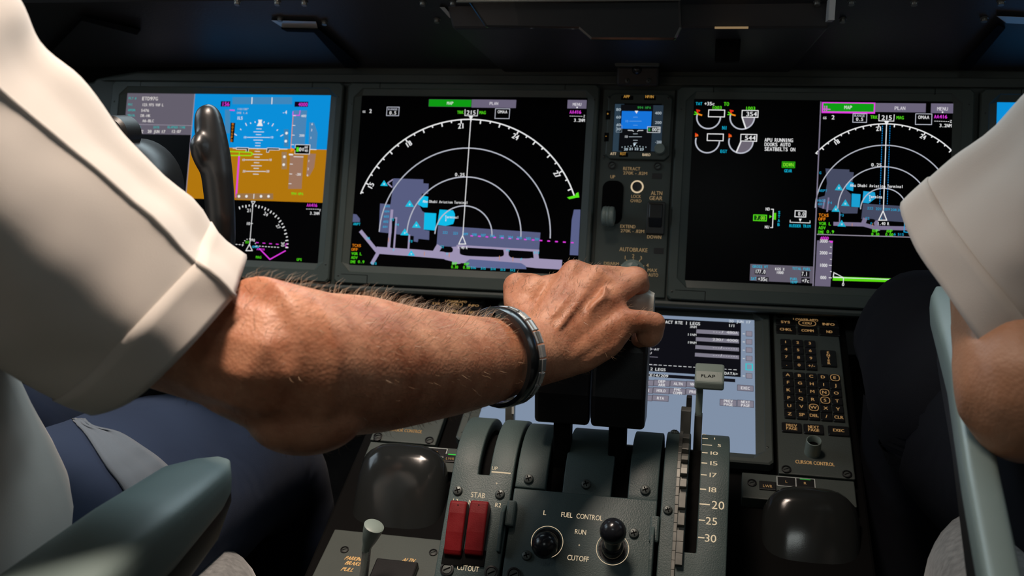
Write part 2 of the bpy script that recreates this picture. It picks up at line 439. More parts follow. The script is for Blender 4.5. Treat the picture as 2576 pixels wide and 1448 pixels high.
def display(label, F, x0, x1, v0, v1, sx0, sx1, group=None, mat=None, seams=True):
    c = F.pt((x0+x1)/2, v1, -.02)
    d = thing('display_unit', c, label, 'display', group)
    bz = bezel_mesh(F, x0, x1, v0, v1, sx0, sx1, 0, .231).obj('bezel', mat or M_BEZEL, d)
    MB().fbox(F, x0+.003, x1-.003, v0+.003, v1-.003, -.02, -.004).obj('case', M_DARK, d)
    sc = MB().fbox(F, sx0-.0015, sx1+.0015, -.0015, .2325, -.0038, 0).obj('screen', M_GLASS, d)
    if seams:
        sm = MB()
        for x in (x0+.045, x1-.045):
            sm.fbox(F, x-.0004, x+.0004, v0+.0005, v0+.0075, .0042, .0052)
        sm.fbox(F, x0+.047-.0004, x0+.047+.0004, v1-.012, v1-.0005, .0042, .0052)
        sm.fbox(F, x0+.01, x0+.047, v1-.0124, v1-.0118, .0042, .0052)
        tag(sm.obj('seam', M_VOID, d), kind='stuff')
        for x, v in ((x0+.006, v1-.010), (x1-.006, v1-.024), (x1-.006, v0+.02), (x0+.006, v0+.03)):
            screw(d, F.mat(x, v, .0045), .42)
    return d, sc
GRP = None
PFD, PFDs = display('large display showing blue and brown attitude picture and compass, behind the control yoke', MAIN, -.752, -.4028, -.0166, .2562, -.7295, -.4215)
NAV, NAVs = display('large display showing full airport map with white range arcs, beside the standby instrument panel', MAIN, -.3958, -.0537, -.0166, .2562, -.377, -.069)
EIC, EICs = display('large display split between engine dials and a smaller airport map', MAIN, .0455, .398, -.0150, .2562, .0666, .3746)
OUT, OUTs = display('outer display mostly hidden behind the white shirt sleeve, blue sky edge showing', MAIN, .4045, .752, -.0150, .2562, .424, .732)

WH, GY, CY, MG, GN = 'e9e9ea', 'b9bcc8', '14b4d8', 'e23ee0', '56e21e'
BTN, GBT, AMB, APR, TAX = '6a6379', '0f9a14', 'f08a1c', '585d80', '9c92b2'
SKYC, GND = '0b8ed8', 'b0760f'

def compass_map(D, ctr, apex4, a0, a1, w, labels, hdg=215, tick=1.0, tw=1.0, lab=9):
    c = D.P(*ctr); R4 = (D.P(*apex4)-c).length
    for i in (1, 2, 3): D.arc(c, R4*i/4, -90, 90, w*.9, GY)
    D.arc(c, R4, a0, a1, w, WH)
    a = math.ceil((hdg+a0)/5)*5
    while a <= hdg+a1:
        r = math.radians(a-hdg); L = R4*(.035 if a % 10 == 0 else .02)
        e = V((math.sin(r), math.cos(r), 0)); D.line2([c+e*R4, c+e*(R4-L)], w, WH)
        if a % 30 == 0:
            p = c+e*(R4*.945)
            put_text(D._mb(WH), D.fr(), str(a//10), p.x, p.y, lab, 'c', True, .9, D.nxt(), None, -r, lab*.04)
        a += 5
    return c, R4
def triangle(D, x, y, w, h, lw, c):
    D.line([(x, y), (x+w/2-.04*h, y+h), (x-w/2-.04*h, y+h)], lw, c, True)

# ---------------- navigation map
D = Draw(MAIN, .00003, (840, 170, .3798))
AP = [(395, 733), (592, 740), (592, 766), (628, 768), (624, 836), (582, 834), (580, 880), (560, 900), (585, 950), (605, 962), (600, 1075), (632, 1080), (630, 1140), (560, 1133), (555, 1155), (528, 1150), (530, 1115), (468, 1108), (298, 1088), (306, 900), (375, 905), (390, 800), (388, 760)]
D.poly(AP, APR)
D.poly([(690, 1045), (1368, 1092), (1358, 1215), (680, 1180)], APR)
D.poly([(1590, 940), (1633, 940), (1618, 1243), (1562, 1240), (1575, 1010)], '5a6188')
D.poly([(125, 968), (150, 972), (172, 1000), (172, 1022), (122, 1022)], APR)
for pts, w in (([(175, 1080), (285, 1215)], 24), ([(250, 1300), (300, 1212)], 24), ([(280, 1208), (560, 1228), (780, 1247)], 46), ([(740, 1240), (830, 1262), (1130, 1272), (1340, 1295), (1510, 1305)], 62),
               ([(385, 940), (362, 1205)], 18), ([(412, 990), (395, 1205)], 16), ([(500, 1105), (493, 1212)], 12), ([(700, 1178), (665, 1235)], 40), ([(805, 1185), (812, 1300)], 56), ([(1140, 1205), (1140, 1265)], 34), ([(1335, 1213), (1345, 1295)], 34),
               ([(812, 1180), (1360, 1212)], 14), ([(355, 765), (392, 740)], 8), ([(355, 765), (385, 792)], 8)): D.line(pts, w, TAX)
D.ell(755, 1205, 34, 19, '050507'); D.ell(980, 1224, 147, 27, '050507', e=.5); D.ell(1238, 1238, 78, 25, '050507', e=.55)
D.poly([(385, 1000), (408, 1000), (393, 1195), (380, 1195)], '050507')
D.poly([(870, 1290), (900, 1268), (1240, 1294), (1270, 1312), (1275, 1334), (880, 1322)], '5d6690')
D.poly([(600, 960), (678, 965), (672, 1078), (595, 1072)], '0fb9e6')
D.poly([(700, 940), (790, 945), (802, 970), (800, 1005), (790, 1035), (740, 1048), (685, 1040)], '0fb9e6')
D.poly([(597, 850), (625, 855), (620, 925), (590, 925), (555, 905), (565, 870)], '0fb9e6')
for x, y in ((600, 1232), (765, 1240), (1097, 1260), (1186, 1268), (363, 1140)): D.line([(x, y-14), (x-1, y+14)], 4, 'c98a55')
for x, y, s in ((333, 768, 1), (502, 903, 1.2), (547, 1042, 1.2), (470, 1092, 1.2), (513, 1230, 1)):
    D.poly([(x, y-22*s), (x+24*s, y+16*s), (x-25*s, y+14*s)], '18bde0'); D.text(x, y+3, 'H', 13, WH)
D.frect(630, 209, 908, 262, '3a3a44'); D.frect(632, 211, 908, 260, GBT); D.frect(914, 211, 1205, 268, BTN); D.frect(1549, 214, 1672, 272, BTN)
D.text(770, 236, 'MAP', 22, 'd5e6d5'); D.text(1060, 238, 'PLAN', 22, 'd8d4dc'); D.text(1611, 244, 'MENU', 22, 'd8d4dc'); D.disc(1611, 264, 5, WH)
D.text(200, 292, 'GS', 15, WH); D.text(243, 288, '2', 27, WH)
D.fbox(353, 261, 429, 319, 4, GY); D.text(391, 276, 'RANGE', 14, GY, fit=62); D.text(391, 300, '0.5', 24, WH)
D.text(838, 296, 'TRK', 22, GN); D.text(985, 298, 'MAG', 22, GN)
D.line([(870, 276), (868, 318), (950, 320), (954, 278)], 4, WH); D.text(910, 298, '215', 31, WH)
D.fbox(1071, 272, 1161, 338, 4, GY); D.text(1117, 293, 'OMAA', 21, WH, fit=66)
D.text(1600, 294, 'AA416', 24, MG, fit=78); D.dash((1562, 321), (1650, 323), 7, 3, WH, .7); D.text(1658, 322, 'Z', 17, WH); D.text(1626, 349, '3.2NM', 23, WH, fit=74)
c, R4 = compass_map(D, (857, 1108), (908, 343), -71, 68.5, .0016, None, lab=.0068)
D.line([(908, 335), (855, 1108)], 5, WH); D.poly([(892, 317), (924, 318), (908, 350)], WH)
D.text(835, 709, '0.25', 24, WH, fit=66)
triangle(D, 853, 1112, 46, 56, 6, WH); D.text(853, 1192, '1.40 R', 19, WH, fit=68)
D.dash((905, 1113), (1622, 1162), 14, 8, MG, .35)
D.text(738, 890, 'Abu Dhabi Aviation Terminal', 19, WH, fit=300); D.text(782, 990, 'Terminal', 19, WH, fit=92); D.text(742, 1008, '2', 17, WH)
for i, t in enumerate(('222', '221', '209', '208', '207', '206', '205', '204', '203', '202', '201')):
    x = (738, 808, 872, 930, 990, 1050, 1112, 1170, 1228, 1288, 1347)[i]; D.text(x, 1092+(x-738)*.072, t, 18, '1ea8d8', fit=34)
for i in range(5): D.text(356-i*3.5, 918+i*34, '60%d' % (5-i), 16, '1ea8d8', fit=34)
for x, y, t in ((153, 1036, 'ARPT'), (228, 1130, 'G6'), (267, 1296, 'E15'), (388, 1006, 'F5'), (420, 1040, 'F4'), (510, 1150, 'F3'), (718, 1186, 'F2'), (1155, 1210, 'F1'), (1343, 1225, 'E13'), (398, 1208, 'F'), (752, 1234, 'F'), (1243, 1270, 'F')):
    D.text(x, y, t, 17, '1ec2e0', fit=12*len(t))
for i, t in enumerate(('516', '515', '514', '513', '512')): D.text(925+i*65, 1325+i*4, t, 17, '1ec2e0', fit=34)
for x, y, t, cc, f in ((152, 1178, 'TCAS', AMB, 60), (139, 1204, 'OFF', AMB, 44), (152, 1232, 'VOR L', GN, 70), (137, 1258, 'ADV', GN, 44), (128, 1286, 'DME', GN, 34), (182, 1286, '0.9', GN, 44), (801, 1297, 'RNP', GN, 36), (801, 1320, '0.30', GN, 46), (880, 1300, 'ANP', GN, 36), (880, 1324, '0.00', GN, 46)):
    D.text(x, y, t, 20, cc, fit=f)
D.poly([(1545, 860), (1600, 845), (1605, 832), (1620, 826), (1626, 860), (1605, 862), (1560, 872)], GN)
D.finish(NAVs)

# ---------------- primary flight display
D = Draw(MAIN, .00003, (200, 150, .3937))
sk = D.P(1605, 238); hz = D.P(1583, 575); gb = D.P(1555, 914)
xl, xr = -.7295, -.4215
xs = D.P(716, 480).x
D.poly2([V((xl, 0, 0)), V((xs, 0, 0)), V((xs, D.P(716, 481).y, 0)), V((xl, D.P(716, 481).y, 0))], '645f6c')
D.poly2([V((xs, 0, 0)), V((xr, 0, 0)), V((xr, hz.y, 0)), V((xs, hz.y, 0))], SKYC)
D.poly2([V((xs, hz.y, 0)), V((xr, hz.y, 0)), V((xr, gb.y, 0)), V((xs, gb.y, 0))], GND)
D.poly2([V((xs-.0012, 0, 0)), V((xs, 0, 0)), V((xs, gb.y, 0)), V((xs-.0012, gb.y, 0))], '8d8796')
D.line([(303, 412), (722, 421)], 3, '9a94a2')
for y, a, b, x in ((246, 'FLT #', 'ETD97G', 400), (286, 'MIC', '123.975 VHF L', 400), (322, 'XPDR', '5476', 393), (355, 'SELCAL', 'DR-HK', 390), (388, 'TAIL #', 'A6-BLC', 402)):
    D.text(314-(y-246)*.07, y, a, 15, '12b8b4', 'l', fit=50 if len(a) > 3 else 28)
    D.text(x, y+2, b, 24 if y == 246 else 19, 'e4dfdc', 'l', fit={246: 102, 286: 138, 322: 52, 355: 64, 388: 74}[y])
for x, t in ((355, 'UTC TIME'), (492, 'DATE'), (620, 'ELAPSED TIME')): D.text(x, 432, t, 15, '12b8b4', fit=len(t)*9.5)
for x, t, f in ((356, '15:07:29Z', 104), (492, '20 JUN 17', 114), (618, '12:07', 62)): D.text(x, 459, t, 20, 'eae6e2', fit=f)
D.rect(978, 240, 1358, 284, '3f86ba'); D.line([(1103, 240), (1101, 283)], 6, WH); D.line([(1231, 241), (1229, 284)], 6, WH)
D.frect(905, 265, 962, 300, '14021a'); D.text(934, 283, '156', 28, MG, fit=50)
D.frect(1376, 268, 1460, 302, '14021a'); D.text(1428, 286, '4000', 25, MG, fit=60)
D.text(1045, 316, '110/180°', 14, GY, fit=74); D.text(1040, 340, 'DME 1.6', 14, GY, fit=68); D.text(1025, 373, 'ILS', 22, WH, fit=38)
D.rect(930, 320, 962, 470, '4286b8'); D.line([(960, 322), (992, 324)], 7, MG)
D.poly([(966, 402), (996, 404), (985, 528), (962, 526)], '15100a')
for i, ch in enumerate('NOVSPD'): D.text(980-i*1.6, 412+i*21, ch, 17, AMB)
D.text(1312, 336, '-4', 24, WH)
cb = D.P(1137, 572); Rb = (D.P(1150, 398)-cb).length
for a in (-60, -45, -30, -20, -10, 10, 20, 30, 45, 60):
    r = math.radians(a); e = V((math.sin(r), math.cos(r), 0)); D.line2([cb+e*Rb*(.98), cb+e*Rb*(1.10 if abs(a) in (30, 60) else 1.04)], .0011, WH)
D.poly([(1142, 384), (1168, 384), (1164, 400), (1172, 424), (1133, 424), (1146, 400)], WH)
for i, (y, wd_, lb) in enumerate(((442, 34, 0), (461, 68, 0), (479, 34, 0), (496, 150, 1), (514, 60, 0), (532, 34, 0), (550, 34, 0), (569, 12, 0), (586, 34, 0), (604, 66, 0), (622, 34, 0), (640, 150, 1), (658, 34, 0), (677, 68, 0), (694, 34, 0), (713, 130, 2), (731, 36, 0))):
    x = 1147-(y-442)*.068
    D.line([(x-wd_/2, y), (x+wd_/2, y+1)], 4, 'd9e4ee')
    if lb:
        for s in (-1, 1): D.text(x+s*(wd_/2+11), y, '10' if lb == 1 else '20', 15, 'd9e4ee')
D.line([(980, 566), (1330, 572)], 4, WH); D.line([(1470, 573), (1515, 575)], 4, WH)
for pts in ([(1003, 561), (1082, 563), (1079, 590), (1065, 590), (1067, 574), (1003, 573)], [(1278, 566), (1200, 564), (1196, 592), (1210, 592), (1212, 577), (1278, 578)]): D.poly(pts, '22252a'); D.line(pts, 3, WH, True)
D.line([(930, 586), (1095, 592), (1108, 602), (1095, 613), (925, 612)], 7, '8ee01c'); D.line([(1023, 590), (1021, 612)], 5, '8ee01c')
D.line([(1021, 616), (1003, 862)], 11, MG); D.poly([(1000, 855), (1012, 868), (998, 882)], MG)
D.rect(1003, 855, 1238, 892, '96724a')
for x in (1020, 1068, 1161, 1209): D.disc(x, 873, 9, WH)
D.line([(1116, 858), (1114, 888)], 5, WH)
for y in (470, 521, 621, 671): D.disc(1324-(y-470)*.09, y, 10, WH)
D.rect(1308, 445, 1336, 556, '3b7fb0'); D.rect(1293, 590, 1326, 700, '9a7a55')
for y in (470, 521, 621, 671): D.disc(1324-(y-470)*.09, y, 9, WH)
D.poly([(1368, 325), (1455, 325), (1440, 540), (1355, 540)], '4a83b4'); D.poly([(1348, 610), (1432, 612), (1420, 825), (1335, 825)], '9a7560')
D.poly([(1470, 402), (1500, 404), (1522, 470), (1514, 570), (1465, 570)], '4a83b4'); D.poly([(1462, 600), (1512, 602), (1500, 690), (1470, 745), (1450, 742)], '9a7560')
D.line([(1366, 330), (1364, 355), (1406, 357), (1411, 325)], 5, MG); D.line([(1366, 358), (1352, 560)], 4, AMB)
for y, t in ((360, '400'), (485, '200'), (733, '-200')): D.text(1433-(y-360)*.09, y, t, 17, WH, fit=34)
for y in (358, 420, 482, 543, 667, 730, 792): D.line([(1366-(y-358)*.065, y), (1384-(y-358)*.065, y+1)], 4, WH)
for y, t in ((412, '6'), (450, '2'), (500, '1'), (648, '1'), (698, '2'), (738, '6')): D.text(1488-(y-412)*.09, y, t, 15, WH)
D.frect(1380, 541, 1472, 606, 'dcdcdc'); D.frect(1383, 545, 1468, 602, '08080a'); D.poly([(1370, 573), (1386, 562), (1386, 586)], '08080a')
D.frect(1388, 560, 1402, 588, GN); D.text(1412, 574, '0', 26, WH); D.text(1430, 574, '0', 22, WH); D.text(1450, 560, '60', 17, WH); D.text(1450, 582, '40', 17, WH)
D.line([(1340, 606), (1366, 607)], 9, WH); D.line([(1370, 620), (1432, 622)], 4, WH); D.poly([(1350, 560), (1378, 575), (1350, 592)], AMB)
D.text(1393, 857, '994 HPA', 19, GN, fit=78)
D.text(730, 905, '2', 24, WH); D.text(1487, 930, 'AA416', 22, MG, fit=68); D.dash((1450, 954), (1535, 956), 6, 3, WH, .7); D.text(1538, 962, 'Z', 15, WH); D.text(1504, 982, '3.2NM', 20, WH, fit=62)
cn = D.P(1086, 1190); Rn = (D.P(1110, 926)-cn).length
for a in range(-40, 92, 5):
    if a < -22: continue
    r = math.radians(a); e = V((math.sin(r), math.cos(r), 0)); D.line2([cn+e*Rn, cn+e*Rn*(.93 if a % 10 == 0 else .955)], .0014, WH)
for a, t in ((-5, '21'), (25, '24'), (55, '27'), (85, '30')):
    r = math.radians(a); p = cn+V((math.sin(r), math.cos(r), 0))*Rn*.86; put_text(D._mb(WH), D.fr(), t, p.x, p.y, .0046, 'c', True, 1, D.nxt(), None, -r)
D.line([(1110, 925), (1090, 1180)], 4, WH); D.line([(1100, 905), (1124, 906), (1111, 926)], 4, WH, True); D.text(1080, 1047, '10', 20, WH)
D.line([(1096, 1047), (1110, 1047)], 4, WH)
D.dash((960, 1178), (1060, 1183), 5, 4, WH); D.dash((1130, 1190), (1285, 1200), 8, 4, WH); D.dash((1130, 1168), (1300, 1182), 4, 5, MG, .4)
for k in range(9):
    r = math.radians(-90+22.5*k); e = V((math.sin(r), math.cos(r), 0)); p = cn+e*Rn*.16
    D.line2([p, p+e*.0012], .0012, WH)
D.line([(1150, 1205), (1219, 1276), (1320, 1220)], 7, MG); D.text(1325, 1185, 'C', 26, MG)
D.text(1147, 1262, 'MAG', 17, GN, fit=36); D.text(1406, 1277, 'GPS', 17, GN, fit=34); D.text(1160, 1211, 'AA416', 15, MG, fit=52); D.text(1128, 1196, 'OMAA', 15, '3ac4f0', fit=44)
D.text(1075, 1166, 'RW', 18, GN); D.text(1108, 1152, '210', 16, WH)
triangle(D, 1088, 1180, 40, 40, 5, WH)
D.finish(PFDs)

# ---------------- engine display with the small map
D = Draw(MAIN, .00003, (1680, 180, .4006))
ps = [(990, 608), (1140, 615), (1140, 630), (1168, 632), (1160, 690), (1120, 700), (1118, 740), (1150, 770), (1148, 850), (1195, 850), (1190, 890), (1100, 890), (1080, 875), (1000, 868), (945, 850), (948, 790), (985, 780), (1000, 700)]
D.poly(ps, '454a60'); D.poly([(1225, 828), (1560, 850), (1555, 950), (1215, 925)], '454a60')
for pts, w in (([(1040, 955), (1230, 960), (1300, 980), (1560, 985)], 24), ([(1240, 920), (1225, 960)], 26), ([(1010, 790), (1000, 880)], 10), ([(985, 800), (975, 860)], 10), ([(1080, 880), (1078, 950)], 7), ([(1305, 935), (1320, 1000)], 26)): D.line(pts, w, '7c7390')
D.ell(1277, 936, 24, 12, '050507')
for x in (1158, 1287): D.line([(x, 952), (x-1, 970)], 3, 'c98a55')
D.poly([(1155, 765), (1210, 770), (1205, 852), (1152, 848)], '1a9ed0'); D.poly([(1228, 750), (1300, 758), (1305, 795), (1260, 828), (1222, 822)], '1a9ed0'); D.poly([(1145, 690), (1168, 700), (1163, 750), (1120, 738), (1118, 705)], '1a9ed0')
for x, y in ((1075, 728), (1115, 826), (1055, 862), (1092, 955)):
    D.poly([(x, y-24), (x+26, y+18), (x-27, y+16)], '1eaed0'); D.text(x, y+3, 'H', 14, WH)
c, R4 = compass_map(D, (1354, 868), (1374, 328), -50.5, 47.5, .0013, None, lab=.0052)
for a, b in (((1348, 340), (1330, 838)), ((1395, 340), (1377, 838))): D.dash(a, b, 34, 4, '1680c8', .62)
D.line([(1373, 325), (1353, 868)], 5, WH); D.poly([(1358, 312), (1388, 313), (1373, 340)], WH)
D.text(1309, 586, '0.25', 22, WH, fit=66); D.text(1310, 718, 'Abu Dhabi Aviation Terminal', 20, WH, fit=335); D.text(1304, 786, 'Termina', 20, WH, fit=86); D.text(1268, 805, '2', 17, WH)
for x, y, t in ((1270, 858, '222'), (1324, 862, '221'), (1375, 865, '209'), (1417, 868, '208'), (1460, 870, '207'), (1092, 902, 'F3'), (1253, 922, 'F2'), (1018, 824, 'F4'), (957, 636, 'G'), (975, 748, 'ARPT'), (965, 810, 'H602'), (962, 832, '601'), (1278, 955, 'F'), (1450, 1022, '6 515'), (1340, 925, '1')): D.text(x, y, t, 17, '1c9cc8', fit=13*len(t))
triangle(D, 1351, 875, 50, 58, 6, WH); D.text(1352, 954, '1.40 R', 20, WH, fit=76)
D.line([(1512, 1010), (1482, 1006), (1487, 948), (1512, 950)], 5, '1a9ed0')
D.frect(968, 192, 1300, 265, MG); D.frect(976, 199, 1292, 254, GBT); D.line([(975, 236), (1020, 238)], 5, MG); D.line([(998, 216), (996, 258)], 5, MG); D.line([(985, 216), (984, 258)], 4, MG)
D.frect(1302, 198, 1618, 258, BTN); D.frect(1652, 201, 1792, 263, BTN)
D.text(1132, 226, 'MAP', 24, 'd5e6d5'); D.text(1457, 231, 'PLAN', 24, 'd8d4dc'); D.text(1724, 235, 'MENU', 24, 'd8d4dc'); D.disc(1724, 256, 5, WH)
D.text(985, 292, 'GS', 16, WH); D.text(1037, 288, '2', 28, WH); D.fbox(1163, 265, 1247, 320, 4, GY); D.text(1204, 278, 'RANGE', 15, GY, fit=66); D.text(1204, 300, '0.5', 22, WH)
D.text(1294, 287, 'TRK', 22, GN); D.text(1458, 290, 'MAG', 22, GN); D.line([(1326, 268), (1324, 310), (1418, 312), (1421, 270)], 4, WH); D.text(1374, 290, '215', 31, WH)
D.fbox(1556, 266, 1655, 334, 4, GY); D.text(1606, 288, 'OMAA', 23, WH, fit=72); D.text(1712, 284, 'AA416', 24, MG, fit=84); D.dash((1672, 312), (1770, 315), 7, 3, WH, .7); D.text(1776, 314, 'Z', 18, WH); D.text(1742, 340, '3.2NM', 23, WH, fit=78)
for x, y, t, cc, f in ((978, 902, 'TCAS', AMB, 64), (968, 926, 'OFF', AMB, 48), (986, 955, 'VOR L', GN, 78), (968, 981, 'ADV', GN, 46), (961, 1008, 'DME', GN, 36), (1020, 1006, '0.9', GN, 48), (1302, 1000, 'RNP', GN, 40), (1302, 1022, '0.30', GN, 50), (1390, 1002, 'ANP', GN, 40), (1390, 1024, '0.00', GN, 50)): D.text(x, y, t, 21, cc, fit=f)
D.line([(936, 1022), (1700, 1045)], 6, '8d8796')
D.poly([(957, 190), (964, 190), (915, 1346), (907, 1346)], '7b7588')
D.poly([(937, 1060), (1036, 1062), (1020, 1350), (922, 1346)], BTN)
for y, t in ((1064, '3000'), (1138, '2000'), (1216, '1000'), (1293, '000')): D.text(978-(y-1064)*.01, y, t, 22, WH, fit=50 if len(t) == 4 else 38)
for y in (1064, 1102, 1140, 1178, 1216, 1255, 1294): D.line([(1010 if y % 76 == 0 or y in (1140, 1216, 1294) else 1018, y), (1028, y+1)], 4, WH)
D.text(983, 1046, '4000', 22, MG, fit=54); D.poly([(1012, 1062), (1036, 1064), (1034, 1076), (1020, 1074)], MG)
D.poly([(1036, 1286), (1620, 1306), (1619, 1328), (1034, 1312)], '5bd614'); D.line([(1036, 1292), (1600, 1312)], 4, WH)
D.line([(1042, 1262), (1100, 1292), (1038, 1290)], 5, WH, True); D.line([(1102, 1292), (1101, 1330)], 4, WH); D.text(1100, 1336, '0', 22, WH)
D.text(196, 203, 'TAT', 20, CY); D.text(262, 203, '+35c', 23, WH, fit=66); D.text(368, 205, 'TO', 25, GN)
D.text(308, 228, '1003', 22, GN, fit=64); D.text(518, 232, '1003', 22, GN, fit=64)
def dial(cx, cy, r, bx, by, val, ptr):
    p = D.P(cx, cy); k = D.scale(cx, cy)[1]
    if ptr is not None:
        D.poly2([p+V((0, 0, 0))]+[p+V((math.sin(math.radians(a)), math.cos(math.radians(a)), 0))*r*k for a in range(90, int(ptr)+1, 5)], '6a6470')
    D.arc(p, r*k, 90, 285, .0016, GY)
    if ptr is not None:
        e = V((math.sin(math.radians(ptr)), math.cos(math.radians(ptr)), 0)); D.line2([p, p+e*r*k*1.03], .0016, WH)
    D.fbox(bx, by, bx+98, by+44, 5, WH)
    if val: D.frect(bx+3, by+3, bx+95, by+41, '0a0a0c'); D.text(bx+58, by+23, val, 30, WH, fit=70)
dial(256, 288, 74, 257, 242, None, None); dial(467, 290, 76, 467, 245, '354', 160)
dial(249, 438, 75, 249, 392, None, None); dial(459, 440, 76, 459, 395, '544', 200)
for x, y in ((190, 262), (400, 264)):
    D.line([(x-26, y+8), (x, y+5), (x-22, y-8)], 6, GN); D.line([(x-2, y+2), (x-6, y-18), (x+12, y-14)], 9, 'e03018'); D.line([(x, y+6), (x+25, y+14)], 9, AMB)
for x, y in ((180, 402), (390, 406)): D.poly([(x-9, y+10), (x-8, y-12), (x+8, y-8), (x+12, y+4)], 'e86020'); D.line([(x-8, y-14), (x+2, y-6)], 6, 'e03018')
D.text(357, 355, 'N1', 24, CY); D.text(351, 502, 'EGT', 21, CY)
for y, t, f in ((430, 'APU RUNNING', 180), (458, 'DOORS AUTO', 164), (487, 'SEATBELTS ON', 194)): D.text(606, y, t, 25, WH, 'l', fit=f)
D.frect(716, 565, 798, 607, '2ea810'); D.frect(720, 569, 794, 603, '1c7a10'); D.text(757, 586, 'DOWN', 25, '8cf030', fit=66); D.text(755, 624, 'GEAR', 20, CY, fit=50)
D.text(627, 864, 'ND', 20, WH); D.text(622, 976, 'NU', 20, WH); D.line([(648, 865), (662, 865), (657, 980), (643, 980)], 5, WH)
D.frect(666, 888, 678, 930, '5bd614'); D.poly([(638, 902), (654, 911), (637, 921)], GN)
D.fbox(539, 900, 618, 938, 5, GN); D.frect(542, 903, 615, 935, '124a10'); D.text(582, 919, '7.00', 25, '8cf030', fit=56)
for i, ch in enumerate('STAB'): D.text(699-i*1.3, 886+i*25, ch, 20, CY)
D.fbox(799, 874, 865, 914, 5, WH); D.text(838, 894, '0.0', 25, WH, fit=42); D.line([(768, 932), (767, 946), (892, 951), (892, 936)], 4, WH); D.poly([(822, 924), (840, 925), (830, 944)], WH); D.text(829, 970, 'RUDDER TRIM', 20, CY, fit=134)
D.frect(518, 1208, 908, 1330, '5f5a68'); D.frect(546, 1242, 614, 1276, '28262c'); D.frect(560, 1288, 632, 1322, '28262c'); D.frect(838, 1252, 888, 1290, '141218'); D.frect(838, 1296, 890, 1332, '141218')
D.text(580, 1225, 'GROSS WT', 18, CY, fit=98); D.text(580, 1256, '177.0', 26, WH, fit=66); D.text(703, 1240, 'KGS X', 18, WH, fit=60); D.text(703, 1262, '1000', 18, WH, fit=46)
D.text(838, 1238, 'TOTAL FUEL', 18, CY, fit=116); D.text(858, 1270, '7.1', 27, WH, fit=36); D.text(538, 1300, 'SAT', 20, CY, fit=34); D.text(596, 1303, '+35c', 25, WH, fit=62)
D.text(791, 1302, 'FUEL', 16, CY, fit=48); D.text(791, 1322, 'TEMP', 16, CY, fit=48); D.text(864, 1314, '+7c', 25, WH, fit=46)
D.finish(EICs)
D = Draw(MAIN, .00003)
D.poly2([V((.424, 0, 0)), V((.62, 0, 0)), V((.62, -.09, 0)), V((.424, -.09, 0))], SKYC)
D.poly2([V((.424, -.09, 0)), V((.62, -.09, 0)), V((.62, -.155, 0)), V((.424, -.155, 0))], GND)
D.finish(OUTs)

# ================================================================== standby and gear panel between the displays
gp = thing('landing_gear_console', MAIN.pt(0, .255, -.01), 'narrow grey centre panel with landing gear lever and autobrake selector', 'panel')
cm = lambda x, y: (1480+x*.442, 100+y*.442)
MB().fbox(MAIN, -.0490, .0428, -.012, .2545, -.012, -.0005).obj('face_plate', M_BEZEL, gp, bevel=.0012)
def mpx(x, y): return MAIN.px(*cm(x, y))
D = Draw(MAIN, .0001, (1480, 100, .442))
for x, y, t, f, h in ((248, 733, 'RETRACT', 98, 20), (268, 759, '270K - .82M', 138, 19), (140, 779, 'UP', 28, 20), (273, 891, 'LOCK', 58, 19), (272, 916, 'OVRD', 64, 19), (390, 872, 'ALTN', 66, 24), (386, 901, 'GEAR', 76, 24), (226, 1062, 'EXTEND', 88, 20), (252, 1088, '270K - .82M', 136, 19), (376, 1122, 'DOWN', 82, 20), (258, 1194, 'AUTOBRAKE', 162, 25),
                  (132, 1273, 'DISARM', 86, 19), (211, 1238, '1', None, 22), (257, 1230, '2', None, 22), (301, 1241, '3', None, 22), (338, 1283, '4', None, 22), (366, 1311, 'MAX', 56, 21), (370, 1338, 'AUTO', 58, 21), (150, 1318, 'OFF', 40, 19)):
    D.text(x, y, t, h, M_TEXTD, mono=False, fit=f, bold=.02)
for a, b in (((217, 1252), (226, 1264)), ((256, 1244), (256, 1258)), ((294, 1253), (286, 1268)), ((318, 1285), (304, 1292)), ((186, 1280), (200, 1289)), ((172, 1315), (195, 1316))): D.line([a, b], 5, M_TEXTD)
D.finish(gp, name='legend')
x, v = mpx(278, 836); MB().lathe([(.0082, 0), (.0082, .0006), (.0068, .0006), (.0068, 0)], MAIN.mat(x, v, 0), 28).obj('button_ring', M_TEXT, gp, smooth=40)
MB().lathe([(.0001, 0), (.0064, 0), (.0060, .003), (.0001, .0034)], MAIN.mat(x, v, 0), 24).obj('lock_override_button', M_BLACK, gp, smooth=40)
# landing gear lever slot and wheel-shaped knob
x0, v0 = mpx(84, 800); x1, v1 = mpx(190, 1050)
MB().prism([(a, -b) for a, b in rrect(x0, x1, v0, v1, .010, 6)], .0001, .0006, MAIN.mat()).obj('gear_slot', M_VOID, gp)
x, v = mpx(122, 1016)
gl = MB(); M = MAIN.mat(x, v, .018) @ Matrix.Rotation(math.pi/2, 4, 'Y')
gl.lathe([(.0001, -.0085), (.007, -.0085), (.0118, -.007), (.0128, -.0035), (.0122, -.0025), (.0122, -.0012), (.0130, 0), (.0122, .0012), (.0122, .0025), (.0128, .0035), (.0118, .007), (.007, .0085), (.0001, .0085)], M, 32)
glo = thing('gear_lever', MAIN.pt(x, v, 0), 'landing gear lever with grey wheel-shaped knob beside the word EXTEND', 'lever')
gl.obj('wheel_knob', M_LEVERG, glo, smooth=50)
MB().tube([MAIN.pt(x, v-.01, 0), MAIN.pt(x, v-.004, .010)], .0035).obj('lever_arm', M_BLACK, glo, smooth=40)
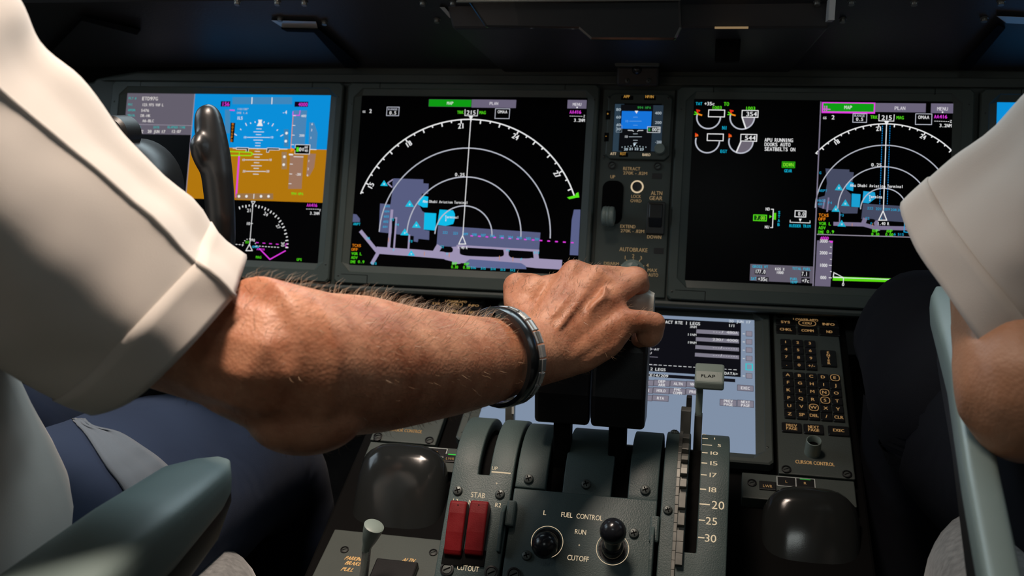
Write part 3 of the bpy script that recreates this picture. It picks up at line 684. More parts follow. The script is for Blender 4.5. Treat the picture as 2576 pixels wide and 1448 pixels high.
# guarded alternate gear switch
x0, v0 = mpx(342, 932); x1, v1 = mpx(426, 1105)
MB().fbox(MAIN, x0-.001, x1+.001, v0-.002, v1+.001, 0, .004).obj('switch_base', M_BLACK, gp, bevel=.001)
mb = MB(); mb.prism([(0.004, -v0), (.013, -v0-.002), (.015, -v0-.02), (.004, -v0-.031)], x0+.002, x1-.002, MAIN.mat() @ Matrix(((0, 0, 1, 0), (0, 1, 0, 0), (1, 0, 0, 0), (0, 0, 0, 1))))
mb.obj('switch_guard', M_BLACK, gp, bevel=.0012)
# autobrake rotary selector
x, v = mpx(250, 1325)
ab = MB(); ab.lathe([(.0001, 0), (.0165, 0), (.0165, .004), (.0135, .006), (.0130, .013), (.0115, .0145), (.0001, .0148)], MAIN.mat(x, v, 0), 36)
ab.box(-.0035, .0035, -.012, .012, .0145, .0225, MAIN.mat(x, v, 0) @ Matrix.Rotation(-.5, 4, 'Z'))
ab.obj('autobrake_knob', M_LEVERG, gp, smooth=45)
for cx, cy in ((135, 715), (395, 720)): fastener(gp, MAIN.mat(*mpx(cx, cy), 0), .95)
for cx, cy in ((390, 775), (400, 1200)):
    x, v = mpx(cx, cy); MB().fbox(MAIN, x-.006, x+.006, v-.0035, v+.0035, -.0003, .0002).obj('blank_plate', M_DARK, gp)

# standby flight instrument
si = thing('standby_instrument', MAIN.pt(0, .08, 0), 'small square standby flight instrument with blue horizon above the gear lever', 'instrument')
x0, v0 = mpx(95, 312); x1, v1 = mpx(478, 690)
x0, x1 = -.0415, .0395
MB().prism([(a, -b) for a, b in [(x0+.006, v0), (x1-.006, v0), (x1, v0+.006), (x1, v1-.006), (x1-.006, v1), (x0+.006, v1), (x0, v1-.006), (x0, v0+.006)]], -.0005, .006, MAIN.mat()).obj('case', M_BEZEL, si, bevel=.0012)
sx0, sv0 = MAIN.px(*cm(150, 362), .006); sx1, sv1 = MAIN.px(*cm(418, 640), .006)
sx1 = sx0+.060
scr = MB().fbox(MAIN, sx0, sx1, sv0, sv1, .006, .0064).obj('screen', M_GLASS, si)
S = Fr(MAIN.pt(0, 0, .0064), MAIN.ev, MAIN.en)
D = Draw(S, .00003, (1480, 100, .442))
a = D.P(150, 364); b = D.P(415, 638)
D.frect(152, 365, 190, 636, '2b3d4b'); D.frect(356, 372, 414, 636, '26333f'); D.frect(186, 368, 356, 636, '0c0d10')
D.frect(191, 405, 356, 508, '1672d6')
D.text(318, 386, '994 HPA', 15, '2f9a40', fit=78); D.poly([(264, 404), (284, 404), (274, 420)], WH)
for y, w_ in ((440, 26), (463, 70), (486, 26), (535, 26), (552, 74), (572, 26), (586, 20)): D.line([(268-w_/2, y), (268+w_/2, y)], 3, 'a8b4bc' if y > 510 else '5f9ade')
D.text(215, 551, '10', 14, 'c8ccd0'); D.text(218, 463, '10', 14, '5f9ade')
D.line([(225, 515), (252, 516), (258, 522)], 4, 'c8ccd0'); D.line([(312, 516), (285, 516), (279, 522)], 4, 'c8ccd0')
for y, t in ((397, '80'), (440, '60'), (484, '40'), (508, '30')): D.text(172, y, t, 17, 'a9bac4', fit=28)
for y, t in ((417, '400'), (471, '200'), (582, '-200')): D.text(398, y, t, 17, 'b4c0c8', fit=38)
D.fbox(337, 495, 408, 528, 3, 'c8ccd0'); D.frect(340, 498, 405, 526, '08090a'); D.text(347, 511, '8', 18, '2fb040'); D.text(376, 511, '00', 20, 'd8dcde'); D.text(400, 504, '60', 12, 'd8dcde'); D.text(400, 518, '40', 12, 'd8dcde')
D.fbox(160, 488, 190, 526, 2, '8898a4')
for i, t in enumerate(('20', '21', '22', '23')): D.text(214+i*30, 620+abs(i-1.5)*2, t, 15, 'c8dce6', fit=24)
D.poly([(254, 590), (272, 590), (263, 604)], 'c8dce6')
for i in range(9): D.line([(192+i*17, 622-abs(4-i)*-2-16), (192+i*17, 616-abs(4-i)*-2-16)], 3, 'c8dce6')
D.finish(scr)
D = Draw(MAIN, .0062, (1480, 100, .442))
for x, y, t, f in ((221, 330, 'APP', 36), (351, 331, 'HP/IN', 48), (201, 654, 'RST', 34)): D.text(x, y, t, 17, 'd9a24a', mono=False, fit=f)
D.text(145, 654, 'ATT', 16, M_TEXT, mono=False, fit=34); D.text(333, 660, 'BARO', 16, M_TEXT, mono=False, fit=46); D.text(113, 428, '+', 16, 'd9a24a'); D.text(104, 552, '-', 18, 'd9a24a')
D.finish(si, .7, 'legend')
for cx, cy, w_, h_ in ((221, 330, 64, 26), (351, 331, 60, 26), (113, 428, 24, 52), (104, 553, 24, 52), (201, 655, 46, 24)):
    x, v = MAIN.px(*cm(cx, cy), .006); w_ *= .0002; h_ *= .0002
    MB().fbox(MAIN, x-w_/2*1.25, x+w_/2*1.25, v-h_/2*1.1, v+h_/2*1.1, .0055, .0061).obj('push_button', M_VOID, si, bevel=.0004)
x, v = MAIN.px(*cm(406, 620), .012)
MB().lathe([(.0001, 0), (.0068, 0), (.0068, .007), (.0062, .009), (.0001, .0094)], MAIN.mat(x, v, .006), 28).obj('baro_knob', M_LEVERG, si, smooth=45)
for cx, cy in ((118, 330), (455, 332), (90, 662)): screw(si, MAIN.mat(*MAIN.px(*cm(cx, cy), .006), .0058), .55)

# bracket under the glareshield, above the standby instrument
br = thing('sensor_bracket', MAIN.pt(0, -.02, 0), 'small dark bracket block with round sensor above the standby instrument', 'bracket')
def on_y(px, py, Y): r = ray(px, py); return CAM + r*((Y-CAM.y)/r.y)
p0 = on_y(1548, 128, -.02); p1 = on_y(1660, 168, -.02); p2 = on_y(1655, 217, -.015)
MB().box(p0.x, p1.x, -.022, .03, p1.z, p0.z).obj('cap', M_PANEL, br, bevel=.002)
MB().box(p0.x+.002, p1.x-.001, -.017, .03, p2.z, p1.z+.001).obj('block', M_DARK, br, bevel=.003)
q = on_y(1602, 175, -.018); MB().lathe([(.0001, .004), (.004, .003), (.0062, 0), (.0062, -.004)], Matrix.Translation(q) @ Matrix.Rotation(math.pi/2, 4, 'X'), 20).obj('sensor', M_GLOSS, br, smooth=60)
for px_ in (1578, 1632):
    q = on_y(px_, 203, -.017); screw(br, Matrix.Translation(q) @ Matrix.Rotation(math.pi/2, 4, 'X'), .9)

# ================================================================== glareshield
gs = thing('glareshield', (0, .05, 1.04), 'black glareshield hood hanging over the instrument panel', 'glareshield')
hood = MB()
pr = [(.03, 1.0365), (.012, 1.0375), (-.172, 1.108), (-.190, 1.135), (-.175, 1.16), (.16, 1.165), (.16, 1.06)]
hood.rings([[V((x, y, z)) for y, z in pr] for x in (-1.25, -.8, -.4, 0, .4, .8, 1.25)])
hood.obj('hood', M_HOOD, gs, bevel=.004)
def hood_pt(px, py, off=0):      # on the sloping underside
    a = V((0, .012, 1.0375)); t = V((0, -.184, .0705)).normalized(); n = V((0, -t.z, t.y)); n = n if n.z < 0 else -n
    a = a + n*off; r = ray(px, py); return CAM + r*((a-CAM).dot(n)/r.dot(n)), n
def hood_frame(px, py, off=0):
    p, n = hood_pt(px, py, off); M = Matrix((V((1, 0, 0)), n.cross(V((1, 0, 0))), n)).transposed().to_4x4(); M.translation = p; return M
def hood_solid(poly, o0, o1): return MB().rings([[hood_pt(a, b, o)[0] for a, b in poly] for o in (o0, o1)])
# box under the mode control panel
cb = MB(); L0 = on_y(1278, 187, -.012); L1 = on_y(1965, 187, -.012); T0 = on_y(1138, 72, -.15); T1 = on_y(2085, 72, -.15)
cb.quadbox([V((L0.x-.01, .03, L0.z)), V((T0.x, -.15, T0.z)), V((T1.x, -.15, T1.z)), V((L1.x+.01, .03, L1.z)), V((L0.x-.01, .03, 1.15)), V((T0.x-.02, -.165, 1.16)), V((T1.x+.02, -.165, 1.16)), V((L1.x+.01, .03, 1.15))])
cb.obj('centre_box', M_HOOD, gs, bevel=.003)
sh = [(1155, -30), (1222, 70), (1455, 74), (1486, 101), (1700, 102), (1716, 70), (1712, -30)]
MB().rings([[on_y(a, b, Y) for a, b in sh] for Y in (-.205, -.185)]).obj('gloss_cover', M_GLOSS, gs, bevel=.003)
t0 = on_y(1150, 4, -.206); t1 = on_y(1712, 8, -.206)
MB().box(t0.x, t1.x, -.21, -.205, t0.z-.0015, t0.z+.001).obj('cover_edge', M_SCREW, gs, bevel=.0006)
# recessed lamp lenses, dark ribs and bolts
for pts in ([(682, 51), (795, 54), (800, 72), (712, 70)], [(2506, 40), (2576, 43), (2600, 62), (2530, 58)]):
    hood_solid(pts, .0005, .004).obj('lamp_lens', paint('lens', (.5, .52, .52), .25), gs, bevel=.0006)
for pts in ([(706, 72), (803, 73), (905, 162), (898, 172), (868, 170), (790, 82), (722, 80)], [(2510, 62), (2530, 70), (2440, 178), (2412, 176), (2418, 160)], [(355, 75), (205, 40), (120, 120), (130, 130), (205, 52), (345, 88)]):
    hood_solid(pts, .0002, .008).obj('rib', M_VOID, gs, bevel=.001)
hood_solid([(1106, 18), (1118, 18), (1138, 40), (1132, 46)], .0005, .003).obj('lamp_lens', MATS['lens'], gs)
q0 = on_y(2082, 10, -.17); MB().box(q0.x, q0.x+.006, -.19, -.16, q0.z-.018, q0.z+.004).obj('lamp_lens', MATS['lens'], gs)
_b = MB(); _b.lathe([(.0001, .0045), (.0030, .0045), (.0034, .0040), (.0034, .0012), (.0042, .0010), (.0042, 0)], n=14); BOLT = _b.mesh('bolt', 40); BOLT.materials.append(M_DSTEEL)
for a, b in ((597, 4), (698, 4), (766, 5), (705, 45), (817, 54), (1064, 5), (1140, 5), (1100, 48), (2056, 4), (2142, 3), (2120, 47), (2476, 45), (2518, 3), (2300, 4)):
    link('bolt', BOLT, None, gs, hood_frame(a, b, 0))
q = on_y(1840, 70, -.152); MB().box(q.x-.018, q.x+.018, -.157, -.152, q.z-.001, q.z+.001).obj('label_strip', M_TEXTD, gs)
q = on_y(1830, 130, -.10); MB().box(q.x-.014, q.x+.014, -.115, -.075, q.z-.012, q.z+.02).obj('latch', M_VOID, gs, bevel=.002)

# ================================================================== aisle stand with the lower display
st = thing('aisle_stand', (0, -.25, 0), 'dark centre stand below the main panel carrying the lower display and keypads', 'console')
pf = [(.05, .765), (-.035, .738), (-.285, .6145), (-.50, .50), (-.50, 0), (.05, 0)]
MB().rings([[V((x, y, z-.012 if i < 3 else z)) for i, (y, z) in enumerate(pf)] for x in (-.285, .265)]).obj('body', M_VOID, st, bevel=.003)
LOWD, LOWs = display('lower display with route page and blue-grey background behind the thrust levers', LOW, -.172, .172, -.018, .247, -.154, .154, mat=M_PANEL)
D = Draw(LOW, .00003, (1600, 760, .3454))
BGB = '8494ab'
D.poly2([V((-.154, 0, 0)), V((.154, 0, 0)), V((.154, -.231, 0)), V((-.154, -.231, 0))], BGB)
def lq(x0, y0, x1, y1, c): D.frect(x0, y0, x1, y1, c)
bx0 = -.135; b0 = D.P(765, 160); b1 = D.P(764, 545)
D.poly2([V((bx0, b0.y+.003, 0)), V((b0.x, b0.y+.003, 0)), V((b0.x, b1.y, 0)), V((bx0, b1.y, 0))], '101016')
D.line2([V((bx0, D.P(300, 500).y-.009, 0)), V((D.P(430, 528).x, D.P(300, 500).y-.009, 0))], .0012, 'a9a6bc')
D.text(755, 141, '20 JUN 17', 20, 'd2dae2', fit=160)
D.text(340, 150, 'ACT RTE 1 LEGS', 24, 'e2e4e4', fit=256); D.text(697, 170, '1/1', 22, 'e2e4e4', fit=48)
for y, a, t in ((181, '3NM', '---/ 480A'), (238, '11NM', '230/ 4000'), (296, '19NM', '---/------'), (352, None, '---/------')):
    if a: D.text(442 if a == '3NM' else 440, y, a, 18, 'd2d4d4', 'r', fit=52 if a == '3NM' else 68)
    p = D.P(440-(y-181)*.06, y+16); q = D.P(750, y+62)
    D.poly2([p, V((q.x, p.y, 0)), q, V((p.x, q.y, 0))], '817e8c'); D.text(742, y+42, t, 20, 'd8d6da', 'r', fit=186)
for x, y in ((130, 316), (125, 372), (122, 430)): p = D.P(x-400, y); q = D.P(x+34, y+30); D.poly2([p, V((q.x, p.y, 0)), q, V((p.x, q.y, 0))], '817e8c')
D.text(133, 343, 'D AT', 18, 'd2d4d4', fit=74); D.text(105, 370, 'U', 18, 'd8d6da')
a = D.P(90, 458); b = D.P(742, 494)
for i in range(44): D.line2([V((-.12+i*.0058, b.y, 0)), V((-.12+i*.0058+.0038, b.y, 0))], .0011, 'd8dadc')
D.text(160, 490, '2 LEGS', 22, 'e2e4e4', fit=114); D.text(742, 524, 'RTE DATA>', 22, 'e2e4e4', 'r', fit=176)
p = D.P(90, 525); q = D.P(722, 588)
D.poly2([V((bx0, D.P(600, 552).y, 0)), V((q.x, D.P(600, 552).y, 0)), V((q.x, q.y+.001, 0)), V((bx0, q.y+.001, 0))], '14141a'); D.text(235, 540, 'ICE14/209', 22, 'e2e4e4', 'r', fit=170)
for i, y in enumerate((231, 290, 350, 411, 474, 538)):
    x = 823; a_ = D.P(x-24, y-21); b_ = D.P(x+24, y+21)
    if i == 4: D.fbox(x-22, y-24, x+24, y+22, 6, '35c8d0')
    else: D.poly2([a_, V((b_.x, a_.y, 0)), b_, V((a_.x, b_.y, 0))], '5d5a66'); D.frect(x-20, y-18, x+20, y+17, '8c8896'); D.line([(x-46, y), (x-30, y+1)], 5, 'd8dadc')
def key2(x0, y0, x1, y1, *t):
    D.frect(x0, y0, x1, y1, '56535e'); D.frect(x0+4, y0+4, x1-4, y1-4, '837f8d')
    for i, s_ in enumerate(t): D.text((x0+x1)/2, (y0+y1)/2+(i-(len(t)-1)/2)*25, s_, 22, 'e8e6e8', fit=min(14.5*len(s_)+8, x1-x0-26))
for r_, row in enumerate((('INIT', 'RTE', 'DEP ARR', 'ALTN', 'VNAV'), ('FIX', 'LEGS', 'HOLD', 'FMC COMM', 'PROG'), ('N1', 'NAV', 'RTA'))):
    for i, t in enumerate(row):
        x0 = -108+i*119-r_*5; y0 = 556+i*4.5+r_*55
        if x0 < -40: continue
        key2(x0, y0, x0+116, y0+53, *t.split())
key2(736, 602, 856, 654, 'EXEC'); key2(610, 706, 733, 764, 'PREV', 'PAGE'); key2(736, 712, 858, 772, 'NEXT', 'PAGE')
for i, r_ in ((-1, 0), (-2, 0), (-3, 0), (-1, 1), (-2, 1), (-3, 1)):
    x0 = -170+i*119-r_*5; key2(x0, 544+r_*55+i*4.5, x0+116, 597+r_*55+i*4.5)
D.finish(LOWs, .92)

# keypads ------------------------------------------------------------
KW = {}
def keycap(w, h):
    k = (round(w, 4), round(h, 4))
    if k not in KW:
        mb = MB(); mb.rings([[V((x, y, z)) for x, y in rrect(-w/2+i, w/2-i, -h/2+i, h/2-i, .0012, 2)] for i, z in ((0, 0), (0, .0016), (.0006, .0024))])
        KW[k] = mb.mesh('key'); KW[k].materials.append(M_BLACK)
    return KW[k]
def keypad(dx, label):
    k = thing('keypad_panel', LOW.pt(.214+dx, .256, 0), label, 'keypad')
    MB().fbox(LOW, .1772+dx, .2535+dx, -.016, .2545, -.010, .0005).obj('face_plate', M_PANEL, k, bevel=.0012)
    def key(x, v, w, h, txt, th=.0038, ring=False, fit=None):
        M = LOW.mat(x+dx, v, .0005); o = link('key', keycap(w, h), None, k, M)
        mb = MB(); Mz = LOW.mat(x+dx, v, 0)
        L = txt.split('|')
        for i, t in enumerate(L): put_text(mb, Mz, t, 0, -(i-(len(L)-1)/2)*.0047, th, 'c', False, 1.0, .00295, fit, 0, .00012)
        if ring:
            R = [[Mz @ V((a*(w/2-j)*.9, b*(h/2-j)*.95, .00295)) for a, b in superloop(24, .75)] for j in (0.0002, .0010)]
            mb.rings(R, cap=False)
        link('legend', mb.mesh('legend'), M_TEXTG, o)
    mb = MB(); put_text(mb, LOW.mat(.216+dx, -.0055, .0007), 'LOWER MFD', 0, 0, .0042, fit=.030); link('legend', mb.mesh('legend'), M_TEXTG, k)
    tag(k.children[-1], kind='stuff')
    for j, row in enumerate((('SYS', 'CDU', 'INFO'), ('CHKL', 'COMM', 'ND'))):
        for i, t in enumerate(row): key(.1915+i*.0255, .004+j*.0145, .0235, .0125, t, .0044, t == 'CDU', {3: .011, 2: .007}.get(len(t), .0145))
    for j, row in enumerate(('123', '456', '789', ('.', '0', '+/-'))):
        for i, t in enumerate(row): key(.1905+i*.0140, .0425+j*.0137, .0125, .0122, t, .0044)
    M = LOW.mat(.2385+dx, .0675, .0005); o = link('key', keycap(.0175, .029), None, k, M); mb = MB()
    for i, ch in enumerate('ENTER'): put_text(mb, LOW.mat(.2385+dx, .0675+(i-2)*.0048, 0), ch, 0, 0, .0038, z=.003, bold=.00012)
    link('legend', mb.mesh('legend'), M_TEXTG, o)
    for j, row in enumerate((('A', 'B', 'C', 'D', 'E'), ('F', 'G', 'H', 'I', 'J'), ('K', 'L', 'M', 'N', 'O'), ('P', 'Q', 'R', 'S', 'T'), ('U', 'V', 'W', 'X', 'Y'), ('Z', 'SP', 'DEL', '/', 'CLR'))):
        for i, t in enumerate(row): key(.1912+i*.0130, .1020+j*.0130, .0120, .0120, t, .0046, t in 'ENSW' and len(t) == 1, .0062 if len(t) == 2 else (.0098 if len(t) == 3 else None))
    for x, t, w in ((.1925, 'PREV|PAGE', .021), (.2155, 'NEXT|PAGE', .021), (.2415, 'EXEC', .022)): key(x, .1875, w, .0145, t, .0042, False, .0118)
    # cursor control selector and its legend
    x, v = LOW.px(2048, 1139); x = .2125
    kb = MB(); kb.lathe([(.0001, 0), (.0085, 0), (.0078, .018), (.0072, .0185), (.0066, .0178), (.0060, .010), (.0001, .010)], LOW.mat(x+dx, v, .0005), 28)
    kn = kb.obj('selector_knob', M_LEVERG, k, smooth=45)
    MB().lathe([(.0001, 0), (.0059, 0)], LOW.mat(x+dx, v, .0108), 20).obj('knob_recess', M_VOID, kn)
    mb = MB(); put_text(mb, LOW.mat(.2145+dx, .2365, .0007), 'CURSOR CONTROL', 0, 0, .0048, fit=.0395, bold=.00012); tag(link('legend', mb.mesh('legend'), M_TEXTG, k), kind='stuff')
    for x, v in ((.1850, .249), (.2455, .249), (.1850, -.011), (.2455, -.011)): fastener(k, LOW.mat(x+dx, v, .0005), .95)
    return k
keypad(0, 'black keypad panel with letter and number keys beside the right pilot\'s knee')
keypad(-.447, 'black keypad panel mostly hidden behind the outstretched forearm')

# cursor control palm rests --------------------------------------------
def palm(sx, label):
    x0 = .2065 if sx > 0 else -.2150
    c = thing('cursor_control', (x0, -.34, .52), label, 'palm rest')
    # switch strip
    a, b = (.140, .252) if sx > 0 else (-.268, -.140)
    MB().fbox(LOW, a, b, .2575, .292, -.02, .0005).obj('switch_strip', M_PANEL, c, bevel=.001)
    bx = (.1755, .2125) if sx > 0 else (-.2165, -.1780)
    mid = (bx[0]+bx[1])/2
    for (p, q), t, lit in (((bx[0], mid), 'L', False), ((mid, bx[1]), 'R', sx > 0)):
        o = MB().fbox(LOW, p+.0007, q-.0007, .2605, .2720, .0004, .0018).obj('push_button', M_BLACK, c, bevel=.0005)
        mb = MB(); put_text(mb, LOW.mat((p+q)/2, .267, .0), t, 0, 0, .0032, z=.0019); link('legend', mb.mesh('legend'), M_TEXTG, o)
        if lit: MB().fbox(LOW, p+.004, q-.004, .2612, .2622, .0018, .0019).obj('indicator', glow('2f9a3c', .8), o)
    fr = MB()
    for k0, k1, l0, l1 in ((bx[0]-.0006, bx[1]+.0006, .2596, .2603), (bx[0]-.0006, bx[1]+.0006, .2722, .2729), (bx[0]-.0006, bx[0]+.0001, .2596, .2729), (bx[1]-.0001, bx[1]+.0006, .2596, .2729), (mid-.0004, mid+.0004, .2596, .2729)): fr.fbox(LOW, k0, k1, l0, l1, .0004, .0012)
    tag(fr.obj('button_border', M_WHITE, c), kind='stuff')
    lx, lv = LOW.px(1931, 1224) if sx > 0 else LOW.px(1134, 1155)
    o = MB().fbox(LOW, lx-.0085, lx+.0085, lv-.0062, lv+.0055, .0004, .0022).obj('push_button', M_BLACK, c, bevel=.0008)
    mb = MB(); put_text(mb, LOW.mat(lx, lv+.001, 0), 'LWR', 0, 0, .0034, z=.0024, fit=.0095); link('legend', mb.mesh('legend'), M_TEXTG, o)
    if sx < 0: MB().fbox(LOW, lx-.004, lx+.005, lv-.0058, lv-.0046, .0021, .0024).obj('indicator', glow('3fd04a', 1), o)
    # domed rest
    prof_ = []
    w = .048 if sx > 0 else .050
    for i in range(15):
        t = i/14; y = -.302-.135*t
        hw = w*(1-(1-min(t*5, 1))**2*.75)
        top = (.609 if sx > 0 else .620)+.022*math.sin(min(t*3.2, 1.3))-.16*max(0, t-.18)**1.25*1.7
        prof_.append((y, hw, top))
    R = []
    for y, hw, top in prof_:
        ring = []
        for a_, b_ in superloop(28, .62): ring.append(V((x0+hw*a_, y, (top-.05)+.05*b_ if b_ > 0 else (top-.05)+.15*b_)))
        R.append(ring)
    MB().rings(R).obj('palm_dome', paint('dome_grey', (.016, .018, .018), .14, bump=.03, spec=.4), c, smooth=60)
    for x, v in (((.150, .272),) if sx > 0 else ((-.2615, .252),)): fastener(c, LOW.mat(x, v, .0005), .9)
    MB().box(x0-.040, x0+.040, -.42, -.31, .20, .52).obj('housing', M_VOID, c, bevel=.006)
palm(1, 'dark glossy domed palm rest below the keypad at the right pilot\'s knee')
palm(-1, 'dark glossy domed palm rest below the outstretched forearm')

# ================================================================== throttle quadrant
tq = thing('throttle_quadrant', (0, -.45, 0), 'grey throttle quadrant with curved top, fuel control panel and flap scale', 'quadrant')
def arc_panel(name, xs, ss, holes, h, th, mat, parent=tq, bevel=.0012):
    """curved sheet over the quadrant profile, grid cells (i,j) in holes left open"""
    # refine s along the arc
    S = []
    for a, b in zip(ss[:-1], ss[1:]):
        n = max(1, int(math.ceil((b-a)/.006))) if b > ARC_S else 1
        S += [(a+(b-a)*k/n) for k in range(n)]
    S.append(ss[-1])
    cell = [max(k for k in range(len(ss)-1) if ss[k] <= s+1e-9) for s in S[:-1]]
    mb = MB(); nx = len(xs)
    for s in S:
        y, z = prof(s, h)
        for x in xs: mb.v.append((x, y, z))
    for j in range(len(S)-1):
        for i in range(nx-1):
            if (i, cell[j]) in holes: continue
            a = j*nx+i; mb.f.append((a, a+1, a+1+nx, a+nx))
    me = mb.mesh(name, 30)
    bm = bmesh.new(); bm.from_mesh(me); bmesh.ops.delete(bm, geom=[v for v in bm.verts if not v.link_faces], context='VERTS')
    if bm.faces and sum((f.normal.dot(V((0, -.5, .8))) for f in bm.faces)) < 0: bmesh.ops.reverse_faces(bm, faces=bm.faces)
    bm.to_mesh(me); bm.free()
    o = link(name, me, mat, parent)
    sd = o.modifiers.new('solid', 'SOLIDIFY'); sd.thickness = th; sd.offset = -1
    if bevel:
        b = o.modifiers.new('bevel', 'BEVEL'); b.width = bevel; b.segments = 2; b.limit_method = 'ANGLE'; b.angle_limit = math.radians(50)
    return o
SMAX = ARC_S + ARC_R*math.radians(120)
SLO = -.125
# inner dark core down to the floor
core = [prof(s, -.012) for s in [SLO, ARC_S]+[ARC_S+k*.012 for k in range(1, 13)]]
core += [(-.33, .40), (-.33, 0), (core[0][0]-.06, 0), (core[0][0]-.06, core[0][1])]
MB().rings([[V((x, y, z)) for y, z in core] for x in (-.1265, .119)]).obj('core', M_VOID, tq)
def qx(cx, cy): return prof_px(1080+cx*.3106, 1030+cy*.3106)
XL, XR = -.1305, .1232
sl0 = qx(400, 532); sl1 = qx(492, 535)
arc_panel('stabilizer_panel', [XL, sl0[0], sl1[0], -.0722], [SLO, sl0[1], SMAX], {(1, 1)}, .004, .012, M_QUAD)
arc_panel('fuel_panel', [-.0698, .0610], [SLO, -.0002], set(), .004, .012, M_QUAD)
a = [qx(945, 600)[0], qx(1085, 600)[0], qx(1475, 640)[0], qx(1612, 640)[0]]
arc_panel('arc_cover', [-.0698, a[0]], [.0012, SMAX], set(), .0022, .010, M_QUAD)
arc_panel('arc_cover', [a[1], a[2]], [.0012-.004, SMAX], set(), .0012, .008, M_QUAD)
arc_panel('arc_cover', [a[3], .0610], [.0012-.002, SMAX], set(), .0022, .010, M_QUAD)
f0 = qx(2090, 660)[0]; f1 = qx(2185, 660)[0]; sb = qx(2110, 1165)[1]
arc_panel('flap_panel', [.0645, f0, f1, XR], [SLO, sb, SMAX], {(1, 1)}, .004, .012, M_QUAD)
SLOTX = (f0+f1)/2
# notched flap detent rail
rail = MB(); rx0, rx1 = f0-.0105, f0-.0008
edges = [SLO+.068]+[qx(2040, y)[1] for y in (1000, 960, 860, 820, 700, 650, 600, 555, 510, 455, 425, 380, 345, 300, 268, 235)]
edges = sorted(edges); h = True
def seg(x0, x1, s0, s1, h0, h1):
    n = max(1, int((s1-s0)/.008))
    for k in range(n):
        A = s0+(s1-s0)*k/n; B = s0+(s1-s0)*(k+1)/n
        (ya, za), (yb, zb), (yc, zc), (yd, zd) = prof(A, h0), prof(B, h0), prof(A, h1), prof(B, h1)
        rail.quadbox([V((x0, ya, za)), V((x1, ya, za)), V((x1, yb, zb)), V((x0, yb, zb)), V((x0, yc, zc)), V((x1, yc, zc)), V((x1, yd, zd)), V((x0, yd, zd))])
seg(rx0, rx0+.0035, edges[0]-.012, edges[-1]+.012, .003, .0062)
for i, (s0, s1) in enumerate(zip(edges[:-1], edges[1:])):
    seg(rx0+.0035, rx1, s0, s1, .003, .0098 if i % 2 == 0 else .0045)
tag(rail.obj('detent_rail', M_DSTEEL, tq, bevel=.0005), 'notched metal rail beside the flap slot')
y_, z_ = prof(edges[-1]+.01, .004)
mb = MB(); mb.box(rx0, rx1, y_-.004, y_+.010, z_-.004, z_+.024); mb.obj('rail_stop', M_DSTEEL, tq, bevel=.0008)
mb = MB(); mb.box(rx0+.0045, rx1, y_+.008, y_+.016, z_-.004, z_+.034); mb.obj('rail_stop', M_DARK, tq, bevel=.0008)
# legends printed on the quadrant
LEG = {}
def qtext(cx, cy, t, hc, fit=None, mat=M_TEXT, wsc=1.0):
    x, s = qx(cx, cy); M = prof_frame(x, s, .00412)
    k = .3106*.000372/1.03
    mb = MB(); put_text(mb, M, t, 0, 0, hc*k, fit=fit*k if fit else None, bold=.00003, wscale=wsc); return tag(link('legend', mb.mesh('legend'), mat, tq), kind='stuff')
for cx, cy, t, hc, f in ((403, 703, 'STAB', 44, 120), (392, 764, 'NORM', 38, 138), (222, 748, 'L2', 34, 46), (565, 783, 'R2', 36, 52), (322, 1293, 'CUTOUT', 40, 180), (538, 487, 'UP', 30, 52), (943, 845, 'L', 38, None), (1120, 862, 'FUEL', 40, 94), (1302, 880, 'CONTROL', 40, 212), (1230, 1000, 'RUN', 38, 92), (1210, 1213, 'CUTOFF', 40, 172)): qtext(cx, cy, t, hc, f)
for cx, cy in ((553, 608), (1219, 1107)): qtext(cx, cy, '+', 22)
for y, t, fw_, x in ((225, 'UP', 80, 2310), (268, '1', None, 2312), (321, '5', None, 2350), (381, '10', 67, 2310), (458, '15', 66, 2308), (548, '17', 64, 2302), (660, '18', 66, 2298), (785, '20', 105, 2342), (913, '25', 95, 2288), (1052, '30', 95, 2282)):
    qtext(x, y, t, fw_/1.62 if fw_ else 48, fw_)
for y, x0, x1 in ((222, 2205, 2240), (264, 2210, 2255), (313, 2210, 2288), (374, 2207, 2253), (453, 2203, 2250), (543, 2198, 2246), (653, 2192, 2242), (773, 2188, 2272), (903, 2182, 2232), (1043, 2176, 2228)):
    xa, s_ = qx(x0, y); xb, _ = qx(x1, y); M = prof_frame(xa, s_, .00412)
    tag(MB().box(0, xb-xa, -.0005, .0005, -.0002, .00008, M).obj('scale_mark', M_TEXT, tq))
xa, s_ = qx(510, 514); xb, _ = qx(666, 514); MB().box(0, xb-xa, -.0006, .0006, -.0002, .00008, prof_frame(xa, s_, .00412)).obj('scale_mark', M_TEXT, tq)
for cx, cy, k in ((238, 668, 1), (578, 697, 1), (808, 570, 1.02), (1272, 613, 1.02), (1750, 660, 1.02), (1658, 1013, 1.0), (795, 1192, 1.0), (1932, 825, .9), (1985, 222, .9)):
    x, s = qx(cx, cy); screw(tq, prof_frame(x, s, .0038 if cx not in (808, 1272, 1750) else .0022), k*1.35)
for cx, cy in ((152, 1300), (510, 1330), (690, 1345)):
    x, s = qx(cx, cy); fastener(tq, prof_frame(x, s, .004), 1.2)
# knob rings
for cx, cy in ((958, 1080), (1486, 1135)):
    x, s = qx(cx, cy); M = prof_frame(x, s, .0041)
    MB().rings([[M @ V((r*math.cos(6.2832*k/48), r*math.sin(6.2832*k/48), 0)) for k in range(48)] for r in (.01445, .01395)], cap=False).obj('knob_ring', M_TEXT, tq)
    MB().lathe([(.0001, .0002), (.0125, .0002)], M, 36).obj('knob_well', M_DARK, tq)
